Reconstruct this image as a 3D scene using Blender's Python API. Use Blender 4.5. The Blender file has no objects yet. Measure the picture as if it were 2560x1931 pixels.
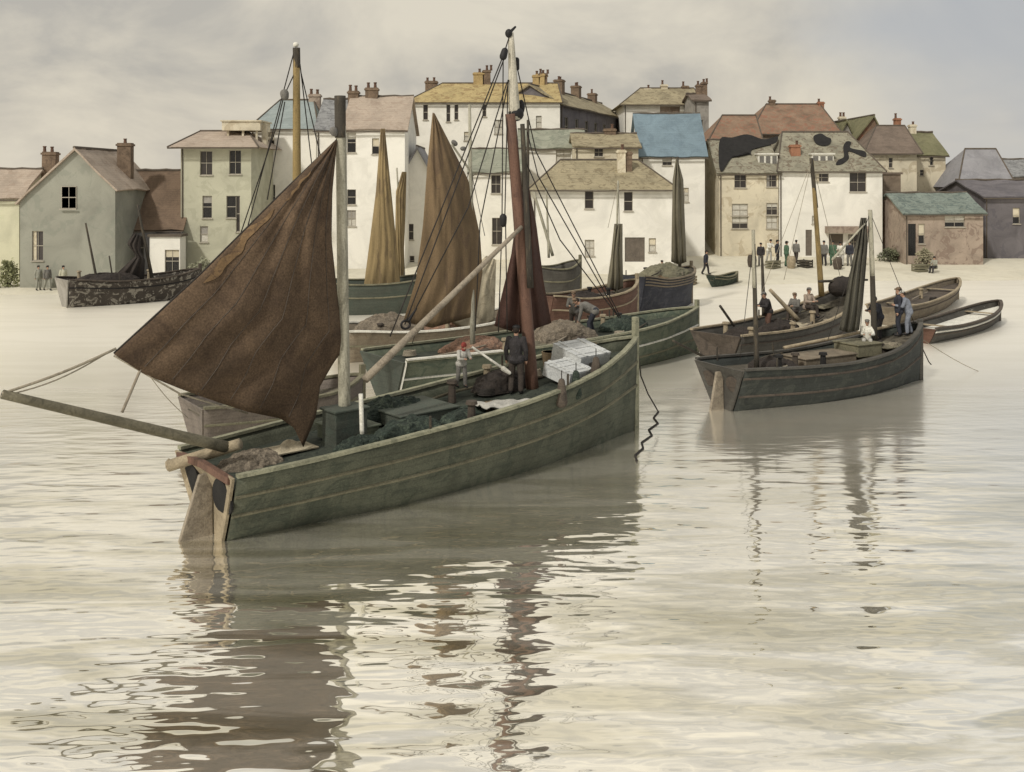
import bpy, bmesh, math, random
from mathutils import Vector, Matrix, noise as mnoise
random.seed(7)
R = math.radians
scn = bpy.context.scene
COL = scn.collection
CAMZ, F, CX, HY = 7.4, 2500.0, 1280.0, 450.0      # camera height (m), focal length / centre / horizon in photo pixels

# ---------------------------------------------------------------- camera
cam = bpy.data.cameras.new('camera'); camo = bpy.data.objects.new('camera', cam); COL.objects.link(camo)
camo.location = (0, 0, CAMZ); camo.rotation_euler = (R(90), 0, 0)
cam.sensor_width = 36; cam.lens = F/2560*36; cam.shift_y = -(965.5-HY)/2560
cam.clip_start = 0.2; cam.clip_end = 6000
scn.camera = camo

# ---------------------------------------------------------------- world, sun, exposure
SUN_EL, SUN_AZ = 42, 215        # azimuth clockwise from +Y: light comes from behind the viewer's left shoulder
w = bpy.data.worlds.new('World'); scn.world = w; w.use_nodes = True
nt = w.node_tree; nt.nodes.clear(); N = nt.nodes.new; L = nt.links.new
out = N('ShaderNodeOutputWorld'); bg = N('ShaderNodeBackground'); L(bg.outputs[0], out.inputs[0])
sky = N('ShaderNodeTexSky'); sky.sky_type = 'NISHITA'; sky.sun_disc = False
sky.sun_elevation = R(SUN_EL); sky.sun_rotation = R(SUN_AZ); sky.dust_density = 4; sky.air_density = 1.5
tc = N('ShaderNodeTexCoord'); mp = N('ShaderNodeMapping'); L(tc.outputs['Generated'], mp.inputs[0])
mp.inputs['Scale'].default_value = (1, 1, 1.9)
n1 = N('ShaderNodeTexNoise'); n1.inputs['Scale'].default_value = 3.6; n1.inputs['Detail'].default_value = 7
n1.inputs['Roughness'].default_value = .56; n1.inputs['Distortion'].default_value = .5; L(mp.outputs[0], n1.inputs['Vector'])
r1 = N('ShaderNodeValToRGB'); L(n1.outputs['Fac'], r1.inputs[0])
e = r1.color_ramp.elements; e[0].position = .41; e[0].color = (4.35, 4.12, 3.7, 1); e[1].position = .6; e[1].color = (6.5, 5.98, 4.95, 1)
x = e.new(.5); x.color = (5.5, 5.1, 4.35, 1)
n2 = N('ShaderNodeTexNoise'); n2.inputs['Scale'].default_value = 2.1; n2.inputs['Detail'].default_value = 5; L(mp.outputs[0], n2.inputs['Vector'])
sx = N('ShaderNodeSeparateXYZ'); L(tc.outputs['Generated'], sx.inputs[0])
ad = N('ShaderNodeMath'); ad.operation = 'ADD'; L(sx.outputs[0], ad.inputs[0]); L(n2.outputs['Fac'], ad.inputs[1])
mr = N('ShaderNodeMapRange'); mr.interpolation_type = 'SMOOTHSTEP'; L(ad.outputs[0], mr.inputs[0])
mr.inputs[1].default_value = .72; mr.inputs[2].default_value = 1.02; mr.inputs[3].default_value = 0; mr.inputs[4].default_value = .8
mb_ = N('ShaderNodeMix'); mb_.data_type = 'RGBA'; L(mr.outputs[0], mb_.inputs[0]); L(r1.outputs[0], mb_.inputs[6])
mb_.inputs[7].default_value = (3.85, 4.05, 4.4, 1)
ms = N('ShaderNodeMix'); ms.data_type = 'RGBA'; ms.inputs[0].default_value = .94; L(sky.outputs[0], ms.inputs[6]); L(mb_.outputs[2], ms.inputs[7])
zg = N('ShaderNodeMapRange'); zg.interpolation_type = 'SMOOTHSTEP'; L(sx.outputs[2], zg.inputs[0])      # overcast skies are brighter overhead
zg.inputs[1].default_value = .17; zg.inputs[2].default_value = .5; zg.inputs[3].default_value = 1; zg.inputs[4].default_value = 1.32
zm = N('ShaderNodeVectorMath'); zm.operation = 'SCALE'; L(ms.outputs[2], zm.inputs[0]); L(zg.outputs[0], zm.inputs['Scale']); L(zm.outputs[0], bg.inputs[0]); bg.inputs[1].default_value = .113
sl = bpy.data.lights.new('sun', 'SUN'); sl.energy = 2.4; sl.angle = R(4.5); sl.color = (1, .965, .905)
so = bpy.data.objects.new('sun', sl); COL.objects.link(so); so.location = (-30, -40, 60)
az, el = R(SUN_AZ), R(SUN_EL)
sd = Vector((math.sin(az)*math.cos(el), math.cos(az)*math.cos(el), math.sin(el)))
so.rotation_euler = sd.to_track_quat('Z', 'Y').to_euler()
scn.view_settings.view_transform = 'Standard'; scn.view_settings.look = 'None'
scn.view_settings.exposure = 0; scn.view_settings.gamma = 1
scn.cycles.use_denoising = True

# ---------------------------------------------------------------- helpers
def kx(px): return (px-CX)/F
def P(px, py, Y): return Vector((kx(px)*Y, Y, CAMZ-(py-HY)*Y/F))
SAT = .72
def lin(c):
    g = .35*c[0]+.5*c[1]+.15*c[2]; c = [g+(v-g)*SAT for v in c]
    return tuple(((v/255)/12.92 if v/255 <= .04045 else ((v/255+.055)/1.055)**2.4) for v in c)
MATS = {}
def wc(name, rgb, var=.22, blot=.3, scale=1.0, rough=.9, rows=None, tint=None, grain=.12, spec=.3, streak=False, soft=0):
    """mottled, weathered surface: two washes with uneven edges, granulation, optional courses; rgb = albedo in sRGB bytes"""
    if name in MATS: return MATS[name]
    m = bpy.data.materials.new(name); m.use_nodes = True; t = m.node_tree; b = t.nodes['Principled BSDF']
    b.inputs['Roughness'].default_value = rough; b.inputs['Specular IOR Level'].default_value = spec
    n = t.nodes.new; l = t.links.new
    c = lin(rgb); d = tuple(v*(1-var)*.9 for v in c); h = tuple(min(1, v*(1+var)) for v in c)
    tt = lin(tint) if tint else tuple(v*.62 for v in c)
    tc = n('ShaderNodeTexCoord'); mp = n('ShaderNodeMapping'); l(tc.outputs['Object'], mp.inputs[0])
    if streak: mp.inputs['Scale'].default_value = (1.6, 1.6, .35)
    a = n('ShaderNodeTexNoise'); a.inputs['Scale'].default_value = .9*scale; a.inputs['Detail'].default_value = 6; a.inputs['Roughness'].default_value = .6
    a.inputs['Distortion'].default_value = .8; l(mp.outputs[0], a.inputs['Vector'])
    ra = n('ShaderNodeValToRGB'); l(a.outputs['Fac'], ra.inputs[0]); e = ra.color_ramp.elements
    e[0].position = .32; e[0].color = (*d, 1); e[1].position = .68; e[1].color = (*h, 1); k = e.new(.5); k.color = (*c, 1)
    q = n('ShaderNodeTexNoise'); q.inputs['Scale'].default_value = 1.7*scale; q.inputs['Detail'].default_value = 8; q.inputs['Roughness'].default_value = .62
    q.inputs['Distortion'].default_value = 1.4; l(mp.outputs[0], q.inputs['Vector'])
    rq = n('ShaderNodeValToRGB'); l(q.outputs['Fac'], rq.inputs[0]); e = rq.color_ramp.elements
    e[0].position = .53-soft; e[0].color = (0, 0, 0, 1); e[1].position = .585+soft; e[1].color = (blot,)*3+(1,); k = e.new(.8); k.color = (blot*.45,)*3+(1,)
    m1 = n('ShaderNodeMix'); m1.data_type = 'RGBA'; l(rq.outputs[0], m1.inputs[0]); l(ra.outputs[0], m1.inputs[6]); m1.inputs[7].default_value = (*tt, 1)
    g = n('ShaderNodeTexNoise'); g.inputs['Scale'].default_value = 26; g.inputs['Detail'].default_value = 3; l(tc.outputs['Object'], g.inputs['Vector'])
    mg = n('ShaderNodeMapRange'); l(g.outputs['Fac'], mg.inputs[0]); mg.inputs[1].default_value = .3; mg.inputs[2].default_value = .7
    mg.inputs[3].default_value = 1-grain*1.6; mg.inputs[4].default_value = 1+grain
    m2 = n('ShaderNodeMix'); m2.data_type = 'RGBA'; m2.blend_type = 'MULTIPLY'; m2.inputs[0].default_value = 1
    l(m1.outputs[2], m2.inputs[6]); l(mg.outputs[0], m2.inputs[7]); last = m2.outputs[2]
    hgt = g.outputs['Fac']
    if rows:
        wv = n('ShaderNodeTexWave'); wv.bands_direction = 'Z'; wv.wave_profile = 'SAW'; wv.inputs['Scale'].default_value = rows/ (2*math.pi) * 3.14
        wv.inputs['Distortion'].default_value = 1.2; wv.inputs['Detail'].default_value = 2; wv.inputs['Detail Scale'].default_value = 1.5
        l(tc.outputs['Object'], wv.inputs['Vector'])
        mw = n('ShaderNodeMapRange'); l(wv.outputs['Fac'], mw.inputs[0]); mw.inputs[1].default_value = 0; mw.inputs[2].default_value = .2
        mw.inputs[3].default_value = .72; mw.inputs[4].default_value = 1
        m3 = n('ShaderNodeMix'); m3.data_type = 'RGBA'; m3.blend_type = 'MULTIPLY'; m3.inputs[0].default_value = .8
        l(last, m3.inputs[6]); l(mw.outputs[0], m3.inputs[7]); last = m3.outputs[2]
        hm = n('ShaderNodeMath'); hm.operation = 'ADD'; l(hgt, hm.inputs[0]); l(wv.outputs['Fac'], hm.inputs[1]); hgt = hm.outputs[0]
    l(last, b.inputs['Base Color'])
    bp = n('ShaderNodeBump'); bp.inputs['Strength'].default_value = .35; bp.inputs['Distance'].default_value = .03
    l(hgt, bp.inputs['Height']); l(bp.outputs[0], b.inputs['Normal'])
    MATS[name] = m; return m

class MB:
    def __init__(s): s.v = []; s.f = []
    def add(s, vs, fs):
        o = len(s.v); s.v += [Vector(v) for v in vs]; s.f += [tuple(i+o for i in f) for f in fs]; return s
    def box(s, lo, hi, M=None):
        (a, b, c), (d, e_, f) = lo, hi
        vs = [Vector(p) for p in ((a,b,c),(d,b,c),(d,e_,c),(a,e_,c),(a,b,f),(d,b,f),(d,e_,f),(a,e_,f))]
        if M: vs = [M @ v for v in vs]
        return s.add(vs, [(0,3,2,1),(4,5,6,7),(0,1,5,4),(1,2,6,5),(2,3,7,6),(3,0,4,7)])
    def tube(s, pts, rad, n=8, caps=True):
        pts = [Vector(p) for p in pts]
        if not hasattr(rad, '__len__'): rad = [rad]*len(pts)
        vs = []; fs = []; up = None
        for i, p in enumerate(pts):
            d = (pts[min(i+1, len(pts)-1)]-pts[max(i-1, 0)]).normalized()
            if up is None: up = d.orthogonal().normalized()
            up = (up-d*up.dot(d)).normalized(); s2 = d.cross(up)
            for k in range(n):
                a = 2*math.pi*k/n; vs.append(p+(up*math.cos(a)+s2*math.sin(a))*rad[i])
        for i in range(len(pts)-1):
            for k in range(n):
                fs.append((i*n+k, i*n+(k+1) % n, (i+1)*n+(k+1) % n, (i+1)*n+k))
        if caps: fs.append(tuple(range(n-1, -1, -1))); fs.append(tuple(range((len(pts)-1)*n, len(pts)*n)))
        return s.add(vs, fs)
    def sweep(s, pts, w, h, side=Vector((0, 0, 1))):
        """rectangular section w (sideways) x h (vertical)"""
        pts = [Vector(p) for p in pts]; vs = []; fs = []
        for i, p in enumerate(pts):
            d = (pts[min(i+1, len(pts)-1)]-pts[max(i-1, 0)]).normalized(); sd_ = d.cross(side).normalized()
            for a, b in ((-1,-1),(1,-1),(1,1),(-1,1)): vs.append(p+sd_*a*w/2+Vector((0,0,1))*b*h/2)
        for i in range(len(pts)-1):
            for k in range(4): fs.append((i*4+k, i*4+(k+1) % 4, (i+1)*4+(k+1) % 4, (i+1)*4+k))
        fs.append((3,2,1,0)); o = (len(pts)-1)*4; fs.append((o,o+1,o+2,o+3)); return s.add(vs, fs)
    def ball(s, c, r, n=10, m=7, M=None):
        if not hasattr(r, '__len__'): r = (r, r, r)
        c = Vector(c); vs = []; fs = []
        for i in range(m+1):
            th = math.pi*i/m
            for k in range(n):
                a = 2*math.pi*k/n; v = Vector((r[0]*math.sin(th)*math.cos(a), r[1]*math.sin(th)*math.sin(a), r[2]*math.cos(th)))
                if M: v = M @ v
                vs.append(c+v)
        for i in range(m):
            for k in range(n): fs.append((i*n+k, (i+1)*n+k, (i+1)*n+(k+1) % n, i*n+(k+1) % n))
        return s.add(vs, fs)
    def cap(s, a, b, ra, rb, n=10):
        """tapered capsule"""
        a = Vector(a); b = Vector(b); d = (b-a); ln = d.length or 1e-6; d = d/ln
        pts = []; rr = []
        for q in (-90, -60, -30): pts.append(a+d*ra*math.sin(R(q))); rr.append(max(1e-4, ra*math.cos(R(q))))
        pts.append(a); rr.append(ra); pts.append(b); rr.append(rb)
        for q in (30, 60, 90): pts.append(b+d*rb*math.sin(R(q))); rr.append(max(1e-4, rb*math.cos(R(q))))
        return s.tube(pts, rr, n)
    def grid(s, fn, nu, nv):
        vs = [fn(i/nu, j/nv) for j in range(nv+1) for i in range(nu+1)]
        fs = [(j*(nu+1)+i, j*(nu+1)+i+1, (j+1)*(nu+1)+i+1, (j+1)*(nu+1)+i) for j in range(nv) for i in range(nu)]
        return s.add(vs, fs)
    def build(s, name, mat, parent=None, smooth=False, solid=None, offset=-1, bevel=None, inv=None):
        me = bpy.data.meshes.new(name)
        vs = [inv @ v for v in s.v] if inv else s.v
        me.from_pydata([tuple(v) for v in vs], [], s.f); me.update()
        bm = bmesh.new(); bm.from_mesh(me); bmesh.ops.remove_doubles(bm, verts=bm.verts, dist=1e-5)
        if solid is None: bmesh.ops.recalc_face_normals(bm, faces=bm.faces)
        bm.to_mesh(me); bm.free()
        if smooth:
            for p in me.polygons: p.use_smooth = True
        me.materials.append(mat)
        o = bpy.data.objects.new(name, me); COL.objects.link(o)
        if parent: o.parent = parent
        if solid: m = o.modifiers.new('thick', 'SOLIDIFY'); m.thickness = solid; m.offset = offset
        if bevel: m = o.modifiers.new('bev', 'BEVEL'); m.width = bevel; m.segments = 2; m.limit_method = 'ANGLE'
        return o
def tag(o, label, cat, group=None):
    o['label'] = label; o['category'] = cat
    if group: o['group'] = group
    return o
def struct(o): o['kind'] = 'structure'; return o
def empty(name, loc, rz=0):
    o = bpy.data.objects.new(name, None); COL.objects.link(o); o.location = loc; o.rotation_euler = (0, 0, rz); o.empty_display_size = .3; return o
def ipl(xs, t):
    """smooth interpolation of [(t,v),...]"""
    if t <= xs[0][0]: return xs[0][1]
    for (a, u), (b, v) in zip(xs, xs[1:]):
        if t <= b: k = (t-a)/(b-a); return u+(v-u)*k
    return xs[-1][1]
def poly(pts, t):
    d = [0]
    for a, b in zip(pts, pts[1:]): d.append(d[-1]+math.hypot(b[0]-a[0], b[1]-a[1]))
    T = t*d[-1]
    for i in range(len(pts)-1):
        if T <= d[i+1] or i == len(pts)-2:
            k = (T-d[i])/((d[i+1]-d[i]) or 1); k = min(1, max(0, k))
            return (pts[i][0]+(pts[i+1][0]-pts[i][0])*k, pts[i][1]+(pts[i+1][1]-pts[i][1])*k)

# ---------------------------------------------------------------- materials
M_white = wc('limewash', (228, 223, 208), .06, .3, .3, tint=(190, 185, 168), grain=.05, soft=.04)
M_cream = wc('cream_render', (205, 192, 160), .12, .6, .5, tint=(168, 148, 112), grain=.06)
M_olive = wc('olive_render', (178, 175, 146), .1, .4, .5, tint=(152, 150, 122), grain=.06)
M_ygreen = wc('yellow_green_render', (200, 196, 160), .08, .25, .4, tint=(182, 186, 138), grain=.05)
M_ggreen = wc('grey_green_render', (144, 143, 126), .12, .3, .4, tint=(112, 120, 104), grain=.07)
M_grey = wc('grey_stone', (150, 144, 132), .15, .4, .8, tint=(116, 108, 98), grain=.1)
M_lilac = wc('lilac_grey_slate', (138, 136, 138), .1, .35, .6, tint=(112, 110, 116), grain=.08)
M_dlilac = wc('dark_lilac_stone_and_shade', (104, 98, 100), .2, .6, .6, tint=(88, 84, 90), grain=.08)
M_brick = wc('brown_stone', (132, 112, 90), .18, .4, .9, tint=(98, 78, 62), grain=.12, rows=5)
M_pinkst = wc('pinkish_stone', (158, 138, 118), .18, .75, .8, tint=(128, 104, 88), grain=.1)
R_pink = wc('pale_pink_tile', (172, 152, 130), .1, .4, .8, tint=(146, 120, 98), rows=4)
R_brown = wc('brown_tile', (116, 92, 70), .14, .35, .8, tint=(88, 70, 54), rows=4)
R_ochre = wc('ochre_lichen_tile', (176, 152, 92), .16, .8, .9, tint=(140, 108, 62), rows=4)
R_ochre2 = wc('olive_ochre_tile', (152, 138, 102), .18, .75, .9, tint=(116, 100, 70), rows=4)
R_slate = wc('blue_grey_slate', (142, 154, 150), .1, .35, .6, tint=(118, 132, 132), rows=4)
R_slate2 = wc('wet_grey_slate', (134, 134, 132), .2, .6, 1.2, tint=(84, 84, 86), rows=3)
R_blue = wc('blue_slate', (112, 136, 148), .12, .35, .5, tint=(90, 112, 126), rows=4)
R_green = wc('grey_green_slate', (142, 144, 122), .16, .6, .8, tint=(108, 116, 96), rows=4)
R_teal = wc('teal_slate', (118, 130, 118), .2, .8, 1.2, tint=(80, 96, 90), rows=4)
R_rust = wc('rust_red_tile', (136, 106, 80), .2, .8, 1, tint=(150, 92, 66), rows=4)
R_umber = wc('umber_tile', (118, 100, 84), .14, .4, .8, tint=(92, 78, 66), rows=4)
R_moss = wc('mossy_tile', (118, 114, 76), .14, .45, .9, tint=(96, 100, 58), rows=4)
M_trim = wc('weathered_trim', (96, 84, 70), .15, .3, 2)
M_wframe = wc('window_frame_paint', (170, 160, 140), .08, .2, 3)
M_chim = wc('chimney_brick', (128, 104, 80), .2, .5, 2, tint=(78, 62, 50), rows=8)
M_chimO = wc('ochre_chimney', (176, 146, 86), .14, .4, 1.5, tint=(140, 108, 60))
M_chimR = wc('orange_brick_chimney', (168, 108, 74), .14, .4, 1.5, tint=(140, 82, 56), rows=8)
M_pot = wc('clay_pot', (104, 74, 56), .2, .4, 4)
M_soot = wc('black_tar', (38, 36, 34), .2, .3, 2)
M_glass = wc('dark_window_glass', (28, 26, 25), .3, .4, 2, rough=.25, spec=.5)
M_glassb = wc('brown_window_glass', (58, 50, 45), .2, .4, 2, rough=.3, spec=.5)
M_glassp = wc('pale_window_blind', (196, 190, 172), .08, .3, 2)
M_door = wc('brown_door', (110, 98, 84), .14, .4, 1.5)
M_hullg = wc('green_hull_paint', (88, 91, 71), .24, .7, .8, tint=(62, 70, 55), rough=.8, rows=3.2, grain=.16, soft=.03)
R_mix = wc('worn_brown_grey_slate', (140, 134, 110), .2, .9, 1.1, tint=(108, 92, 72), rows=4)
M_hullpat = wc('patchy_tarred_hull', (66, 58, 50), .2, .55, 1.3, tint=(170, 162, 144), rough=.85)
M_hullg2 = wc('dark_green_hull_paint', (74, 80, 68), .16, .4, .9, tint=(62, 78, 66), rough=.75, rows=3.2)
M_hulll = wc('pale_green_hull_paint', (96, 104, 82), .2, .6, .9, tint=(62, 80, 66), rough=.75, rows=3.2)
M_rail = wc('worn_green_rail', (140, 138, 108), .16, .5, 2.2, tint=(88, 92, 70), rough=.8)
M_wale = wc('worn_wale', (118, 112, 84), .16, .4, 2, tint=(80, 78, 58), rough=.8)
M_whitep = wc('white_paint', (216, 212, 196), .06, .35, 2.5, tint=(170, 164, 142))
M_deck = wc('dark_green_deck', (58, 64, 52), .25, .8, 1.8, tint=(34, 42, 36))
M_deckw = wc('weathered_deck', (92, 84, 68), .25, .8, 2.2, tint=(50, 46, 40))
M_hullgr = wc('grey_hull_paint', (80, 76, 68), .16, .45, 1, tint=(92, 90, 80), rough=.8, rows=3.2)
M_hullgr2 = wc('green_grey_hull_paint', (56, 60, 55), .14, .4, 1, tint=(82, 86, 74), rough=.8, rows=3.2)
M_hullm = wc('mauve_grey_hull_paint', (118, 106, 94), .12, .45, 1, tint=(94, 84, 78), rough=.85, rows=3.2)
M_hullbr = wc('brown_hull_tar', (86, 74, 62), .2, .5, 1.5, tint=(56, 50, 44), rough=.85, rows=3.2)
M_hullred = wc('red_brown_hull_paint', (104, 70, 54), .16, .4, 1.5, tint=(98, 58, 44), rough=.8, rows=3.2)
M_hullblue = wc('blue_black_hull_paint', (54, 56, 66), .2, .4, 1, tint=(84, 84, 90), rough=.8, rows=3.2)
M_hulltan = wc('tan_hull_paint', (126, 112, 90), .18, .5, 1.5, tint=(116, 96, 74), rough=.85, rows=3.2)
M_tan = wc('tan_wood', (158, 140, 108), .16, .4, 2.5, tint=(120, 102, 76))
M_mastr = wc('red_brown_mast', (112, 76, 58), .18, .45, 1.8, tint=(80, 52, 42), rough=.7, streak=True)
M_mastw = wc('grey_white_topmast', (186, 178, 156), .12, .5, 2.5, tint=(136, 130, 110), streak=True)
M_masto = wc('ochre_mast', (142, 116, 62), .16, .5, 2, tint=(92, 74, 44), streak=True)
M_mastg = wc('grey_mast', (160, 154, 130), .16, .5, 2, tint=(104, 100, 82), streak=True)
M_mastd = wc('dark_mast', (66, 60, 50), .2, .5, 2, tint=(98, 84, 62), streak=True)
M_spar = wc('driftwood_spar', (146, 132, 110), .15, .5, 2.5, tint=(106, 92, 74))
M_spard = wc('olive_spar', (110, 102, 78), .15, .5, 2.5, tint=(78, 72, 54))
M_black = wc('black_iron', (34, 32, 32), .2, .2, 4, rough=.6)
M_rope = wc('tarred_rope', (50, 45, 40), .2, .2, 6)
M_ropel = wc('pale_rope', (150, 138, 114), .2, .3, 6)
M_sailb = wc('dark_barked_sail', (97, 74, 51), .32, .7, .45, tint=(64, 47, 34), rough=.95, grain=.22, soft=.08)
M_sailred = wc('red_brown_sail', (78, 50, 40), .2, .6, 1, tint=(70, 40, 32), rough=.95)
M_sailo = wc('ochre_sail', (142, 118, 72), .2, .65, .8, tint=(104, 84, 58), rough=.95, streak=True)
M_sailt = wc('tan_brown_sail', (126, 100, 66), .22, .65, .6, tint=(98, 76, 56), rough=.95, streak=True)
M_sailg = wc('grey_olive_sail', (116, 108, 84), .18, .6, 1, tint=(88, 82, 66), rough=.95, streak=True)
M_sailp = wc('pale_canvas', (176, 162, 130), .14, .6, 1.2, tint=(136, 122, 96), rough=.95)
M_sailk = wc('black_furled_sail', (58, 50, 44), .2, .5, 1.5, tint=(40, 36, 34), rough=.95)
M_sailk2 = wc('dark_olive_sail', (84, 80, 66), .2, .6, 1, tint=(60, 56, 48), rough=.95, streak=True)
M_patch = wc('ochre_sail_patch', (120, 90, 54), .2, .8, 2.2, tint=(92, 68, 46), rough=.95)
M_box = wc('pale_blue_white_board', (192, 194, 190), .08, .4, 1.8, tint=(160, 164, 164))
M_netg = wc('green_net', (46, 58, 48), .3, .5, 3, tint=(84, 96, 76), grain=.3)
M_netp = wc('pink_brown_net', (122, 108, 88), .25, .7, 2.2, tint=(104, 92, 74), grain=.3)
M_orange = wc('orange_pink_net', (148, 108, 82), .2, .7, 2, tint=(128, 104, 84), grain=.3)
M_navy = wc('navy_wool', (50, 52, 62), .2, .4, 4)
M_dkcoat = wc('dark_oilskin', (52, 48, 48), .2, .4, 4, tint=(76, 74, 78))
M_brtr = wc('brown_trousers', (70, 60, 52), .2, .4, 4)
M_skin = wc('skin', (176, 128, 98), .08, .2, 4, rough=.6)
M_redc = wc('red_cloth', (150, 50, 40), .2, .4, 5, tint=(108, 34, 30))
M_gwh = wc('grey_white_cloth', (176, 172, 160), .12, .4, 5)
M_grn = wc('green_cloth', (70, 104, 76), .15, .4, 5)
M_gry = wc('grey_cloth', (112, 108, 100), .15, .4, 5)
M_pblue = wc('pale_blue_cloth', (120, 126, 138), .15, .4, 5)
M_brcap = wc('brown_cap_felt', (120, 96, 72), .15, .4, 5)
M_hair = wc('dark_hair', (48, 38, 30), .2, .3, 8)
M_wick = wc('wicker', (132, 108, 74), .2, .5, 6, rows=12)

# ---------------------------------------------------------------- terrain and water
def shoreY(X):
    return ipl([(-60, 64), (-30, 64.5), (-18, 66), (-6, 66), (6, 66.5), (16, 70), (26, 73), (40, 74), (90, 74)], X)
def ground(X, Y):
    s = shoreY(X)
    if Y < s: z = -.02-(s-Y)*.12
    else: z = min(.06+(Y-s)*.075, 1.0)
    px = X/Y*F+CX
    hill = 9.5*math.exp(-((px-1350)/620)**2) + 4*math.exp(-((px-2150)/300)**2)
    z += hill*max(0, min(1, (Y-86)/30))
    return z
def gmesh(x0, x1, y0, y1, nx, ny, mat, name, fn):
    m = MB(); m.grid(lambda u, v: Vector((x0+(x1-x0)*u, y0+(y1-y0)*v, fn(x0+(x1-x0)*u, y0+(y1-y0)*v))), nx, ny)
    return struct(m.build(name, mat, smooth=True))
M_sand = wc('pale_sand', (204, 196, 170), .06, .3, .35, tint=(184, 172, 142), grain=.05)
M_turf = wc('hill_turf', (120, 122, 88), .14, .4, .2, tint=(96, 98, 70))
m = MB()
ys = [52+.75*i for i in range(62)]+[100+5*i for i in range(10)]+[160, 200, 300, 500, 900, 2500]
xs = [-2200, -900, -400, -200, -120]+[-90+2.2*i for i in range(100)]+[140, 200, 400, 900, 2200]
vs = []
for y in ys:
    for x in xs:
        z = ground(x, y) if y < 150 else ground(x, 150)*max(0, 1-(y-150)/200)+.6
        vs.append((x, y, z+.03*mnoise.noise(Vector((x*.4, y*.4, 0)))))
nx = len(xs); m.add(vs, [(j*nx+i, j*nx+i+1, (j+1)*nx+i+1, (j+1)*nx+i) for j in range(len(ys)-1) for i in range(nx-1)])
struct(m.build('beach', M_sand, smooth=True))

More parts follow.
